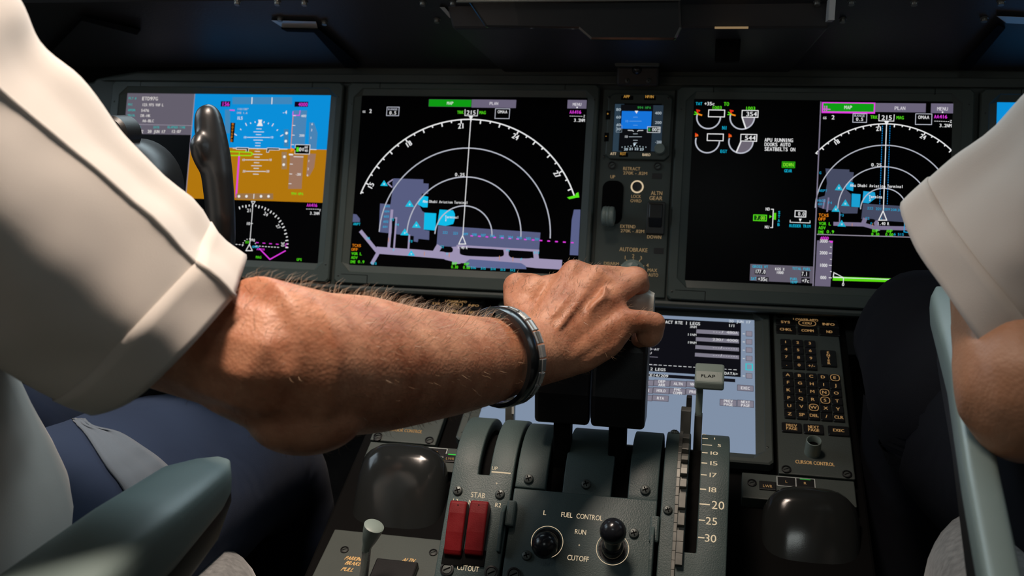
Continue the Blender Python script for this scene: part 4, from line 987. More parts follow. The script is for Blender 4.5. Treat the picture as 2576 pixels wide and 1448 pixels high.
# worn metal guard plates beside the fuel panel
def guard(cx0, cy0, cx1, cy1, hh):
    x, s1 = qx(cx0, cy0); _, s0 = qx(cx1, cy1)
    mb = MB(); M = prof_frame(x, s0, .004); L = s1-s0
    prf = [(0, 0), (0, hh*.6), (L*.35, hh*.9), (L*.8, hh), (L, hh*.35), (L, 0)]
    mb.rings([[M @ V((xx, a, b)) for a, b in prf] for xx in (0, .0032)]); mb.obj('guard_plate', M_QUAD, tq, bevel=.0008)
guard(612, 790, 620, 1180, .012); guard(1800, 960, 1805, 1400, .010)
for cx, cy, hh in ((665, 880, .009), (1820, 1000, .006)):
    x, s = qx(cx, cy); MB().box(-.004, .0045, -.010, .014, 0, hh, prof_frame(x, s, .002)).obj('guard_lug', M_QUAD, tq, bevel=.002)

# red guarded stabilizer cutout switches
def cutout(cx0, cx1, label):
    x0, s1 = qx(cx0, 775); x1, _ = qx(cx1, 785); _, s0 = qx(cx0, 1200)
    c = thing('cutout_switch', prof_frame((x0+x1)/2, s0, .004).translation, label, 'switch', 'red guarded stabilizer cutout switches')
    M = prof_frame(0, s0, .004); L = s1-s0
    prf = [(0, .001), (0, .006), (L*.08, .0085), (L*.4, .0120), (L*.75, .0145), (L*.93, .0150), (L, .0135), (L, .001)]
    MB().rings([[M @ V((x, a, b)) for a, b in prf] for x in (x0, x1)]).obj('guard_cover', M_RED, c, bevel=.0018, seg=3)
    MB().box(x0-.0015, x1+.0015, -.008, .006, -.003, .0022, M).obj('hinge_base', M_VOID, c)
    MB().lathe([(.0001, 0), (.0006, 0), (.0006, .0003), (.0001, .0003)], M @ Matrix.Translation(((x0+x1)/2, L*.9, .0149)), 8).obj('pin_hole', M_VOID, c)
cutout(203, 340, 'dark red guarded switch cover under the letters L2')
cutout(365, 510, 'dark red guarded switch cover under the letters R2')

# fuel control switches
def fuelsw(cx, cy, bx, by, hh, label):
    x, s = qx(cx, cy); M = prof_frame(x, s, .004); base = M.translation
    tip = C(1080+bx*.3106, 1030+by*.3106, (base-CAM).dot(FW)-hh)
    c = thing('fuel_control_switch', base, label, 'switch')
    d = (tip-base).normalized(); q = d.to_track_quat('Z', 'Y').to_matrix().to_4x4()
    A = Matrix.Translation(base) @ q; L = (tip-base).length
    MB().lathe([(.0001, -.002), (.0098, -.002), (.0098, .006), (.0090, .008), (.0078, .009), (.0074, L-.006), (.0001, L-.006)], A, 28).obj('stem', M_GLOSS, c, smooth=40)
    B = Matrix.Translation(tip) @ q
    MB().lathe([(.0115*math.sin(math.pi*k/16)+.00001, -.0118*math.cos(math.pi*k/16)) for k in range(17)], B, 32).obj('ball_knob', paint('ball_knob', (.010, .011, .014), .22), c, smooth=60)
fuelsw(962, 1085, 935, 1098, .030, 'black ball knob fuel switch under the letter L')
fuelsw(1486, 1140, 1488, 985, .022, 'black ball knob fuel switch standing raised beside the word RUN')

# thrust levers ---------------------------------------------------------
def thrust(xc, w, pb, label, side):
    c = thing('thrust_lever', (xc, -.405, .66), label, 'lever', None)
    yb = -.425
    zb = on_y(pb[0], pb[1], yb).z
    MB().box(xc-.0085, xc+.0075, yb+.004, yb+.022, .585, zb+.01).obj('lever_stem', M_VOID, c, bevel=.0015)
    # broad black block that rises to the grip
    zt = on_y(pb[0], 800, yb+.01).z; prof2 = [(yb-.004, zb), (yb-.006, zb+.03), (yb+.004, zt-.03), (yb+.014, zt), (yb+.034, zt), (yb+.042, zt-.03), (yb+.036, zb+.03), (yb+.030, zb)]
    MB().rings([[V((x, y, z)) for y, z in prof2] for x in (xc-w/2, xc+w/2)]).obj('lever_block', M_BLACK, c, bevel=.004, seg=3)
    # ivory grip paddle across the top
    zg = on_y(pb[0], 775, yb+.012).z
    g = MB(); R = []
    for x in (-.5, -.47, -.4, .4, .47, .5):
        k = 1-max(0, abs(x)-.4)*1.6
        R.append([V((xc+x*(w+.006), yb+.026+.0135*k*a_, zg+.0150*k*b_)) for a_, b_ in superloop(24, .7)])
    g.rings(R); g.obj('grip', M_IVORY, c, smooth=50)
    return zb
LX = [((on_y(a_, 1065, -.425).x+on_y(b_, 1065, -.425).x)/2, on_y(b_, 1065, -.425).x-on_y(a_, 1065, -.425).x) for a_, b_ in ((1345, 1482), (1486, 1622))]
Z1 = thrust(LX[0][0], LX[0][1], (1414, 1064), 'black thrust lever nearer the speedbrake slot, held by the hand', -1)
Z2 = thrust(LX[1][0], LX[1][1], (1553, 1075), 'black thrust lever with ivory grip nearer the flap lever, held by the hand', 1)

# speedbrake lever behind the curved cover
sbx = (sl0[0]+sl1[0])/2+.004
sp = thing('speedbrake_lever', (sbx, -.36, .66), 'slim dark speedbrake lever standing behind the curved left cover', 'lever')
p0 = on_y(1284, 1062, -.335); p1 = on_y(1290, 985, -.335)
MB().box(p0.x-.0045, p0.x+.0045, -.341, -.331, .60, p1.z+.02).obj('lever_stem', M_DSTEEL, sp, bevel=.001)
MB().box(p0.x-.020, p0.x+.020, -.349, -.323, p1.z+.014, p1.z+.040).obj('knob', M_LEVERG, sp, bevel=.006, seg=3)
q = on_y(1290, 1029, -.342); MB().box(q.x-.0012, q.x+.0012, -.3416, -.3405, q.z-.005, q.z+.005).obj('mark', M_WHITE, sp)

# flap lever
fl = thing('flap_lever', (SLOTX, -.37, .66), 'grey flap lever with FLAP lettered handle at the top of its slot', 'lever')
yf = -.352
p0 = on_y(1744, 1112, yf); p1 = on_y(1765, 975, yf); t0 = on_y(1746, 978, yf-.012); t1 = on_y(1823, 938, yf-.012)
MB().box(p0.x, on_y(1764, 1112, yf).x, yf, yf+.010, .60, p0.z+.028).obj('lower_arm', M_DSTEEL, fl, bevel=.0008)
MB().box(p0.x+.0004, on_y(1763, 1112, yf).x-.0002, yf, yf+.009, p0.z+.027, p1.z+.006).obj('lever_arm', M_LEVERG, fl, bevel=.0012)
hp = [(yf-.013, t0.z), (yf-.014, t0.z+.008), (yf-.006, t1.z-.001), (yf+.010, t1.z+.003), (yf+.014, t1.z), (yf+.012, t0.z)]
MB().rings([[V((x, y, z)) for y, z in hp] for x in (t0.x, t1.x)]).obj('handle', M_LEVERG, fl, bevel=.0022, seg=3)
mb = MB(); nrm = V((0, -(t1.z-t0.z-.009), .008)).normalized(); upv = V((0, .008, t1.z-t0.z-.009)).normalized()
Mh = Matrix((V((1, 0, 0)), upv, nrm)).transposed().to_4x4(); Mh.translation = V(((t0.x+t1.x)/2-.001, yf-.0095, (t0.z+t1.z)/2+.0042))
put_text(mb, Mh, 'FLAP', 0, 0, .0030, z=.00035, fit=.0135); tag(link('legend', mb.mesh('legend'), M_VOID, fl), kind='stuff')

# parking brake panel and lever to the left of the quadrant ----------------
PB = Fr((0, -.50, .535), (0, -.94, -.342), (0, -.342, .94))
pk = thing('brake_panel', PB.pt(-.19, .04, 0), 'dark panel lettered PARKING BRAKE PULL beside the quadrant', 'panel')
x0, v0 = PB.px(842, 1330); x1, v1 = PB.px(1105, 1350)
MB().fbox(PB, x0, -.1325, v0, v0+.14, -.03, 0).obj('face_plate', M_PANEL, pk, bevel=.001)
def ptext(px_, py_, t, hp_, fit):
    x, v = PB.px(px_, py_); k = (PB.pt(*PB.px(px_+10, py_))-PB.pt(x, v)).length/10
    M = PB.mat(x, v, 0) @ Matrix(((1, .35, 0, 0), (0, 1, 0, 0), (0, 0, 1, 0), (0, 0, 0, 1)))
    mb = MB(); put_text(mb, M, t, 0, 0, hp_*k*1.35, z=.0003, fit=fit*k, bold=.00012); tag(link('legend', mb.mesh('legend'), paint('legend_amber', (.75, .48, .18), .6), pk), kind='stuff')
ptext(893, 1405, 'PARKING', 9, 48); ptext(890, 1417, 'BRAKE', 9, 40); ptext(876, 1432, 'PULL', 9, 31); ptext(1029, 1409, 'ALTN', 9, 31)
x, v = PB.px(1000, 1432); MB().fbox(PB, x-.022, x+.020, v-.006, v+.04, .0, .007).obj('rocker_switch', M_BLACK, pk, bevel=.0015)
for p_ in ((867, 1383), (1090, 1390)): fastener(pk, PB.mat(*PB.px(*p_), 0), .8)
pl = thing('parking_brake_lever', PB.pt(*PB.px(915, 1470), 0), 'grey flared parking brake lever standing beside the red switches', 'lever')
b_ = PB.pt(*PB.px(912, 1475), 0); dpt = (b_-CAM).dot(FW)
a_ = C(923, 1375, dpt-.02); t_ = C(941, 1322, dpt-.03)
MB().tube([b_, a_], [.0042, .0042], 14).obj('lever_rod', M_STEEL, pl, smooth=40)
d_ = (t_-a_).normalized(); A = Matrix.Translation(a_) @ d_.to_track_quat('Z', 'Y').to_matrix().to_4x4(); L = (t_-a_).length
MB().lathe([(.0001, -.004), (.0042, -.004), (.0046, .002), (.0066, L*.35), (.0085, L*.7), (.0094, L), (.0080, L+.001), (.0001, L+.0005)], A, 28).obj('flared_grip', M_LEVERG, pl, smooth=45)

# ================================================================== control yoke
yk = thing('control_yoke', (-.55, -.42, .60), 'black glossy control yoke in front of the attitude display', 'yoke')
M_YOKE = paint('yoke_black', (.009, .010, .011), .36, coat=.08)
dy = .86
def tubepx(pts, n=18):
    """tapered tube through (px, py, depth, radius_px_x, flatten)"""
    R = []
    P = [C(a, b, d) for a, b, d, r, *_ in pts]
    for i, (a, b, d, r, *_) in enumerate(pts):
        t = (P[min(i+1, len(P)-1)]-P[max(i-1, 0)]).normalized()
        e1 = t.cross(FW).normalized(); e2 = t.cross(e1).normalized(); rm = r*d/FPX
        R.append([P[i]+e1*(rm*math.cos(6.2832*k/n))+e2*(rm*1.0*math.sin(6.2832*k/n)) for k in range(n)])
    return MB().rings(R)
horn = [(519, 262, dy, 6), (520, 265, dy, 16), (521, 273, dy, 26), (523, 290, dy, 34), (527, 320, dy, 38), (533, 355, dy, 40), (540, 395, dy, 40.5), (546, 440, dy, 39.5), (551, 490, dy+.003, 38), (555, 540, dy+.006, 37), (556, 590, dy+.012, 37), (552, 640, dy+.02, 38), (535, 700, dy+.03, 40), (500, 760, dy+.04, 42), (420, 810, dy+.05, 44), (320, 830, dy+.06, 46)]
h_ = tubepx(horn).mesh('grip', 60)
# thumb rest swelling on the inner side
bump = tubepx([(505, 330, dy-.01, 6), (502, 345, dy-.012, 18), (500, 362, dy-.014, 24), (503, 385, dy-.012, 24), (510, 410, dy-.008, 20), (522, 440, dy, 14), (532, 470, dy, 6)])
tmp = link('tmp', h_, M_YOKE); bm = bmesh.new(); bm.from_mesh(h_); me2 = bump.mesh('b'); bm.from_mesh(me2); bm.to_mesh(h_); bm.free()
rm = tmp.modifiers.new('r', 'REMESH'); rm.mode = 'VOXEL'; rm.voxel_size = .0016
sm = tmp.modifiers.new('s', 'SMOOTH'); sm.factor = .5; sm.iterations = 32
gm = ev_mesh(tmp); bpy.data.objects.remove(tmp)
for p in gm.polygons: p.use_smooth = True
gm.materials.clear(); link('grip_horn', gm, M_YOKE, yk)
hub = C(318, 470, .90)
MB().lathe([(.0001, -.03), (.040, -.03), (.043, -.026), (.043, .016), (.040, .020), (.0001, .022)], Matrix.Translation(hub) @ Matrix.Rotation(math.pi/2, 4, 'X'), 40).obj('hub', M_BLACK, yk, smooth=40)
q = C(300, 335, .885); MB().lathe([(.0001, -.01), (.016, -.01), (.016, .012), (.013, .015), (.0001, .015)], Matrix.Translation(q) @ Matrix.Rotation(math.pi/2, 4, 'X'), 28).obj('clip_knob', M_BLACK, yk, smooth=40)
MB().tube([hub, hub+V((0, .02, -.12)), V((hub.x-.02, -.40, .58)), V((hub.x-.02, -.30, .25)), V((hub.x-.02, -.22, .0))], [.03, .032, .036, .045, .05], 16).obj('column', M_BLACK, yk, smooth=50)
MB().tube([hub+V((.0, 0, -.05)), C(320, 830, .92)], [.024, .020], 14).obj('spoke', M_YOKE, yk, smooth=50)
lh = [hub+V((-.05, 0, -.06)), hub+V((-.13, 0, -.07)), hub+V((-.17, 0, 0)), hub+V((-.175, 0, .08)), hub+V((-.165, 0, .11))]
MB().tube(lh, [.018, .016, .015, .014, .010], 14).obj('grip_horn', M_YOKE, yk, smooth=50)

# ================================================================== seats
def catmull(P, n=8, closed=False):
    out = []; N = len(P)
    rng = range(N if closed else N-1)
    g = (lambda i: P[i % N]) if closed else (lambda i: P[max(0, min(N-1, i))])
    for i in rng:
        p0, p1, p2, p3 = g(i-1), g(i), g(i+1), g(i+2)
        for k in range(n):
            t = k/n
            out.append(.5*((2*p1)+(p2-p0)*t+(2*p0-5*p1+4*p2-p3)*t*t+(3*p1-p0-3*p2+p3)*t*t*t))
    if not closed: out.append(P[-1])
    return out
def rbox(name, mat, parent, c, s, r=.04, e=.35, nseg=14):
    """soft cushion: superellipsoid slab"""
    R = []
    for i in range(nseg+1):
        t = -1+2*i/nseg; k = (1-abs(t)**4)**.5*.98+.02 if abs(t) < 1 else .3
        R.append([V((c[0]+s[0]*a*(.86+.14*k), c[1]+s[1]*b*(.86+.14*k), c[2]+s[2]*t)) for a, b in superloop(36, e)])
    return MB().rings(R).obj(name, mat, parent, smooth=60)
def armrest(parent, pts, wd_, th, name='armrest'):
    """padded armrest lofted along pts (top centre line), real widths in metres"""
    R = []; P = [V(p) for p in pts]
    for i, p in enumerate(P):
        t = (P[min(i+1, len(P)-1)]-P[max(i-1, 0)]).normalized(); sd_ = t.cross(V((0, 0, 1))).normalized(); up_ = sd_.cross(t)
        w, h_ = wd_[i], th[i]; ring = []
        for a, b in superloop(28, .55): ring.append(p+sd_*(w*a)+up_*(h_*(b-1) if b > 0 else h_*(b*1.6-1)))
        R.append(ring)
    o = MB().rings(R).obj(name, M_ARM, parent, smooth=50); return o
def seat(x, label, fleece_c, fleece_s):
    s_ = thing('pilot_seat', (x, -1.0, 0), label, 'seat')
    MB().box(x-.16, x+.16, -1.12, -.72, 0, .34).obj('pedestal', M_DARK, s_, bevel=.01)
    MB().box(x-.23, x+.23, -1.18, -.64, .34, fleece_c[2]-fleece_s[2]+.01).obj('seat_pan', M_DARK, s_, bevel=.01)
    rbox('cushion', M_FLEECE, s_, fleece_c, fleece_s)
    b = rbox('backrest', M_FLEECE, s_, (x, -1.20, .85), (.22, .06, .38))
    return s_
sl = seat(-.54, 'left pilot seat with grey sheepskin cushion and grey padded armrest', (-.50, -.80, .505), (.240, .31, .095))
sr = seat(.54, 'right pilot seat with grey sheepskin cushion and grey padded armrest', (.505, -.80, .600), (.248, .33, .095))
def on_z(px, py, Z): r = ray(px, py); return CAM + r*((Z-CAM.z)/r.z)
# left armrest pad
a0 = on_z(560, 1150, .735); a1 = on_z(480, 1175, .737); a2 = on_z(330, 1275, .735); a3 = on_z(110, 1440, .730)
dirv = (a3-a2).normalized(); a4 = a3+dirv*.12; a5 = a3+dirv*.3
armrest(sl, [a0, a0.lerp(a1, .35), a1, a2, a3, a4, a5], [.008, .020, .027, .031, .033, .034, .034], [.004, .010, .013, .018, .02, .022, .022])
# darker shell under the pad
sh_ = [p-V((0, 0, .028)) for p in (a0.lerp(a1, .15), a1, a2, a3, a4, a5)]
R = []
for i, p in enumerate(sh_):
    t = (sh_[min(i+1, 5)]-sh_[max(i-1, 0)]).normalized(); sd_ = t.cross(V((0, 0, 1))).normalized()
    w = (.012, .022, .027, .029, .03, .03)[i]; dn = (.018, .040, .055, .058, .06, .06)[i]
    R.append([p+sd_*(w*a)+V((0, 0, -dn/2+dn/2*b+.012)) for a, b in superloop(20, .5)])
MB().rings(R).obj('armrest_shell', M_BLACK, sl, smooth=50)
MB().box(-.31, -.27, -1.2, -1.12, .40, .72).obj('armrest_post', M_DARK, sl, bevel=.006)
# right armrest pad
b0 = C(2366, 720, .80); b1 = C(2384, 760, .765); b2 = C(2432, 930, .67); b3 = C(2474, 1180, .585); b4 = C(2526, 1440, .51)
b5 = b4+(b4-b3).normalized()*.2
armrest(sr, [b0, b0.lerp(b1, .4), b1, b2, b3, b4, b5], [.004, .009, .0110, .0105, .0100, .0095, .0095], [.004, .008, .010, .010, .010, .010, .010])
sh_ = [p-V((0, 0, .03))+V((.004, 0, 0)) for p in (b0.lerp(b1, .4), b1, b2, b3, b4, b5)]; R = []
for i, p in enumerate(sh_):
    t = (sh_[min(i+1, 5)]-sh_[max(i-1, 0)]).normalized(); sd_ = t.cross(V((0, 0, 1))).normalized()
    w = (.006, .008, .009, .009, .009, .009)[i]; dn = (.018, .035, .045, .05, .05, .05)[i]
    R.append([p+sd_*(w*a)+V((0, 0, -dn/2+dn/2*b+.01)) for a, b in superloop(20, .5)])
MB().rings(R).obj('armrest_shell', M_BLACK, sr, smooth=50)

# ================================================================== people
def hullcap(bm, p, r, q, s, n=2):
    """tapered capsule between two spheres"""
    b = bmesh.new()
    for c, rad in ((p, r), (q, s)): bmesh.ops.create_icosphere(b, subdivisions=n, radius=rad, matrix=Matrix.Translation(c))
    bmesh.ops.convex_hull(b, input=b.verts)
    bmesh.ops.delete(b, geom=[v for v in b.verts if not v.link_faces], context='VERTS')
    me = bpy.data.meshes.new('t'); b.to_mesh(me); b.free(); bm.from_mesh(me); bpy.data.meshes.remove(me)
def chain(bm, pts):
    for (p, r), (q, s) in zip(pts[:-1], pts[1:]): hullcap(bm, V(p), r, V(q), s)
def ellip(bm, c, ax, n=3):
    """ellipsoid with three axis vectors"""
    M = Matrix((V(ax[0]), V(ax[1]), V(ax[2]))).transposed().to_4x4(); M.translation = c
    b = bmesh.new(); bmesh.ops.create_icosphere(b, subdivisions=n, radius=1, matrix=M); me = bpy.data.meshes.new('t'); b.to_mesh(me); b.free()
    bm.from_mesh(me); bpy.data.meshes.remove(me)
def fuse(bm, voxel, it, fac=.5):
    bmesh.ops.recalc_face_normals(bm, faces=bm.faces)
    me = bpy.data.meshes.new('fuse'); bm.to_mesh(me); bm.free()
    o = bpy.data.objects.new('fuse', me); COL.objects.link(o)
    r = o.modifiers.new('r', 'REMESH'); r.mode = 'VOXEL'; r.voxel_size = voxel
    s_ = o.modifiers.new('s', 'SMOOTH'); s_.factor = fac; s_.iterations = it
    out = ev_mesh(o); bpy.data.objects.remove(o); bpy.data.meshes.remove(me)
    for p in out.polygons: p.use_smooth = True
    return out
def loft(bm, rings):
    mb = MB().rings(rings); me = mb.mesh('l'); bm.from_mesh(me); bpy.data.meshes.remove(me)
def ring_px(A, B, d, rd, n=28, e=1.0, axis=None):
    """elliptic ring whose silhouette runs from pixel A to pixel B at depth d, half depth rd metres"""
    a = C(*A, d); b = C(*B, d); c = (a+b)/2; e1 = (a-b)/2
    e2 = (axis.cross(e1).normalized() if axis else FW)*rd
    return [c+e1*x+e2*y for x, y in superloop(n, e)]
def head(bm, c, s=1.0):
    ellip(bm, c+V((0, .0, .0)), (V((.078, 0, 0))*s, V((0, .098, 0))*s, V((0, 0, .115))*s))
    ellip(bm, c+V((0, .045, -.055))*s, (V((.058, 0, 0))*s, V((0, .055, 0))*s, V((0, 0, .062))*s))
    hullcap(bm, c+V((0, .092, .012))*s, .009*s, c+V((0, .112, -.028))*s, .014*s)
    for k in (-1, 1):
        ellip(bm, c+V((k*.080, -.005, -.015))*s, (V((.009, 0, 0))*s, V((0, .020, 0))*s, V((0, 0, .031))*s), 2)
        hullcap(bm, c+V((k*.018, .092, .026))*s, .010*s, c+V((k*.050, .082, .024))*s, .008*s)
    hullcap(bm, c+V((-.02, .090, -.066))*s, .007*s, c+V((.02, .090, -.066))*s, .007*s)

# ---------------- left pilot: arm and hand
hc = lambda x, y, d: C(1150+x*.3452, 600+y*.3452, d)
bm = bmesh.new()
# forearm from the elbow to the wrist, outlines read at successive stations
elbow = C(700, 930, .635)
wrist = C(1335, 880, .838)
axf = (wrist-elbow).normalized()
FA = [((600, 720), (520, 1030), .632, .040), ((650, 690), (640, 1085), .632, .044), ((725, 712), (735, 1108), .640, .046), ((810, 735), (850, 1100), .668, .045), ((910, 743), (960, 1088), .698, .043),
      ((1010, 768), (1060, 1066), .732, .040), ((1110, 786), (1150, 1044), .765, .036), ((1200, 796), (1240, 1016), .797, .032), ((1270, 800), (1305, 990), .822, .029), ((1330, 800), (1372, 968), .845, .026), ((1390, 790), (1450, 945), .862, .022)]
loft(bm, [ring_px(A, B, d, rd, axis=axf) for A, B, d, rd in FA])
# elbow point and forearm muscles
ellip(bm, C(770, 1040, .655), (V((.040, 0, 0)), V((0, .04, 0)), V((0, 0, .026))))
# upper arm into the sleeve and on to the shoulder
shoulder = C(-260, 90, .56)
chain(bm, [(C(690, 905, .640), .044), (C(560, 860, .650), .043), (C(430, 815, .648), .044), (C(110, 540, .612), .046), (shoulder, .055)])
# palm
K = dict(i=(hc(850, 245, .885), .0125), m=(hc(1010, 285, .879), .0125), r=(hc(1130, 420, .872), .0118), p=(hc(1205, 600, .864), .0110))
Wr = dict(i=(hc(640, 640, .852), .0165), m=(hc(630, 740, .845), .0165), r=(hc(640, 840, .843), .016), p=(hc(660, 920, .844), .0145))
for k in 'imrp': hullcap(bm, *Wr[k], *K[k])
# fill between metacarpals
for a, b in (('i', 'm'), ('m', 'r'), ('r', 'p')):
    hullcap(bm, Wr[a][0].lerp(Wr[b][0], .5), .0155, K[a][0].lerp(K[b][0], .5)+FW*.003, .0098)
# palm thickness behind and the fleshy outer edge
ellip(bm, hc(900, 640, .876), (V(RT)*.036, V(UP)*.034, V(FW)*.016))
chain(bm, [(hc(720, 900, .850), .0135), (hc(900, 850, .858), .0165), (hc(1090, 760, .862), .0140), (hc(1190, 660, .864), .0115)])
# thumb side
chain(bm, [(hc(560, 640, .862), .015), (hc(460, 470, .885), .0155), (hc(430, 345, .903), .0128), (hc(560, 330, .935), .0105), (hc(700, 380, .955), .009)])
ellip(bm, hc(560, 440, .885), (V(RT)*.020, V(UP)*.022, V(FW)*.016))
hullcap(bm, hc(470, 400, .893), .013, hc(800, 330, .885), .012)
# fingers
FI = dict(
    i=[K['i'], (hc(1060, 300, .918), .0105), (hc(1150, 400, .930), .0092), (hc(1120, 480, .932), .0080)],
    m=[K['m'], (hc(1230, 285, .912), .0108), (hc(1265, 400, .932), .0095), (hc(1200, 480, .936), .0082)],
    r=[K['r'], (hc(1305, 300, .894), .0112), (hc(1330, 345, .908), .0100), (hc(1270, 440, .918), .0085)],
    p=[K['p'], (hc(1330, 600, .868), .0106), (hc(1437, 615, .874), .0106), (hc(1425, 700, .888), .0100), (hc(1330, 730, .898), .0088)])
for k in FI: chain(bm, FI[k])
ellip(bm, hc(1400, 680, .878), (V(RT)*.0125, V(UP)*.0145, V(FW)*.012))
ellip(bm, hc(1290, 280, .900), (V(RT)*.0135, V(UP)*.0105, V(FW)*.012))
# webbing towards the ring finger and index knuckle crown
hullcap(bm, hc(1080, 330, .878), .0115, hc(1230, 330, .895), .0105)
# tendons and veins on the back of the hand
for pts, r_ in (([(700, 560, .8385), (820, 400, .8555), (870, 250, .873)], .0022), ([(740, 650, .8340), (880, 470, .8500), (1010, 290, .867)], .0024), ([(960, 570, .8490), (985, 490, .8500), (1070, 420, .8555), (1080, 350, .860)], .0026), ([(1070, 420, .8555), (1150, 450, .862)], .0022)):
    chain(bm, [(hc(a, b, d), r_) for a, b, d in pts])
arm_me = fuse(bm, .0019, 16)
# rest of the left pilot's body (torso, other arm, head, legs)
bm = bmesh.new()
PC = V((-.54, -.90, 0))
chest = PC+V((0, .0, .92)); 
chain(bm, [(PC+V((-.10, -.0, .60)), .12), (PC+V((-.10, -.02, .92)), .12)]); chain(bm, [(PC+V((.10, 0, .60)), .12), (PC+V((.10, -.02, .92)), .12)])
chain(bm, [(PC+V((0, -.02, 1.0)), .09), (PC+V((0, .02, 1.17)), .055)])
head(bm, PC+V((0, .05, 1.28)))
chain(bm, [(PC+V((.10, -.02, 1.03)), .07), (shoulder, .062)])
chain(bm, [(PC+V((-.12, -.02, 1.03)), .07), (PC+V((-.22, -.02, 1.02)), .06), (PC+V((-.27, .02, .76)), .045), (PC+V((-.2, .27, .70)), .032), (PC+V((-.16, .36, .70)), .03)])
for k in range(4): chain(bm, [(PC+V((-.185+.02*k, .38, .70)), .010), (PC+V((-.17+.022*k, .45, .69)), .009), (PC+V((-.165+.02*k, .47, .66)), .008)])
chain(bm, [(PC+V((-.12, .36, .69)), .012), (PC+V((-.09, .40, .68)), .010)])
body_me = fuse(bm, .006, 6)
b2 = bmesh.new(); b2.from_mesh(arm_me); b2.from_mesh(body_me); me = bpy.data.meshes.new('person'); b2.to_mesh(me); b2.free()
for p in me.polygons: p.use_smooth = True
pl_ = link('person', me, M_SKIN)
tag(pl_, 'seated person in white short-sleeved shirt reaching a bare forearm to the thrust levers', 'person')

# sleeve: rings of control points (pixel, depth): outline top, pressed ridge, front, outline bottom, back
SV = [
 [((612, 642), .668), ((600, 706), .632), ((585, 751), .606), ((451, 901), .578), ((330, 1008), .590), ((225, 1040), .622), ((300, 960), .690), ((480, 760), .715)],
 [((525, 560), .655), ((510, 610), .620), ((492, 660), .592), ((345, 815), .562), ((228, 938), .570), ((128, 1010), .600), ((200, 900), .675), ((380, 690), .705)],
 [((392, 408), .635), ((345, 445), .600), ((297, 482), .568), ((160, 680), .536), ((40, 835), .545), ((-60, 900), .575), ((30, 760), .655), ((230, 540), .690)],
 [((291, 319), .620), ((230, 360), .580), ((170, 380), .552), ((20, 590), .520), ((-100, 740), .530), ((-200, 800), .560), ((-80, 640), .640), ((130, 420), .675)],
 [((196, 200), .605), ((130, 250), .565), ((60, 285), .535), ((-110, 470), .500), ((-230, 620), .512), ((-320, 690), .545), ((-200, 520), .625), ((20, 300), .660)],
 [((97, 102), .590), ((40, 160), .550), ((-40, 195), .518), ((-220, 370), .485), ((-350, 520), .500), ((-430, 580), .530), ((-310, 400), .61), ((-80, 190), .645)],
 [((36, 0), .575), ((-30, 60), .535), ((-130, 110), .505), ((-310, 280), .475), ((-450, 430), .49), ((-540, 480), .52), ((-410, 300), .60), ((-170, 90), .63)],
 [((-60, -120), .56), ((-140, -60), .52), ((-240, 0), .49), ((-420, 160), .465), ((-570, 300), .48), ((-640, 350), .51), ((-520, 160), .59), ((-280, -40), .615)]]
def cloth_tube(SV, n=6, sub=5, hem=True, amp=.0022, seed=3, freq=38, crease=None, fold=(48, .0038)):
    rings0 = [[C(*p, d) for p, d in r] for r in SV]
    if crease is not None:
        for r in rings0:
            a, b, c = r[crease-1], r[crease], r[crease+1]
            r[crease:crease+1] = [b+(a-b)*.07, b+(c-b)*.04]
    rows = []
    m_ = len(rings0[0])
    cols = [catmull([r[k] for r in rings0], sub) for k in range(m_)]
    for i in range(len(cols[0])):
        rows.append(catmull([cols[k][i] for k in range(m_)], n, True))
    for i, r in enumerate(rows):
        c = sum(r, V())/len(r)
        for k, p in enumerate(r):
            w = noise.noise(V((p.x*freq*.35+seed, p.y*freq*.35, p.z*freq)))*amp*min(1, .25+i/6)
            w += noise.noise(V((p.dot(RT)*fold[0], p.dot(UP)*7, seed)))*fold[1]*min(1, i/5)
            d = (p-c).normalized(); r[k] = p+d*w
    mb = MB(); mb.rings(rows, cap=False); return mb, rows
mb, rows = cloth_tube(SV, crease=2, amp=.005, freq=34)
sh1 = thing  # keep name
shirt = mb.obj('shirt_sleeve', M_SHIRT, pl_, smooth=75); sd = shirt.modifiers.new('solid', 'SOLIDIFY'); sd.thickness = .0012; sd.offset = -1
# stitched hem band: a second layer lying on the first rows
hr = []
for r in rows[:6]:
    c = sum(r, V())/len(r); hr.append([p+(p-c).normalized()*.0011 for p in r])
hm = MB(); hm.rings(hr, cap=False); ho = hm.obj('sleeve_hem', M_SHIRT, pl_, smooth=75); sd = ho.modifiers.new('solid', 'SOLIDIFY'); sd.thickness = .0012; sd.offset = -1
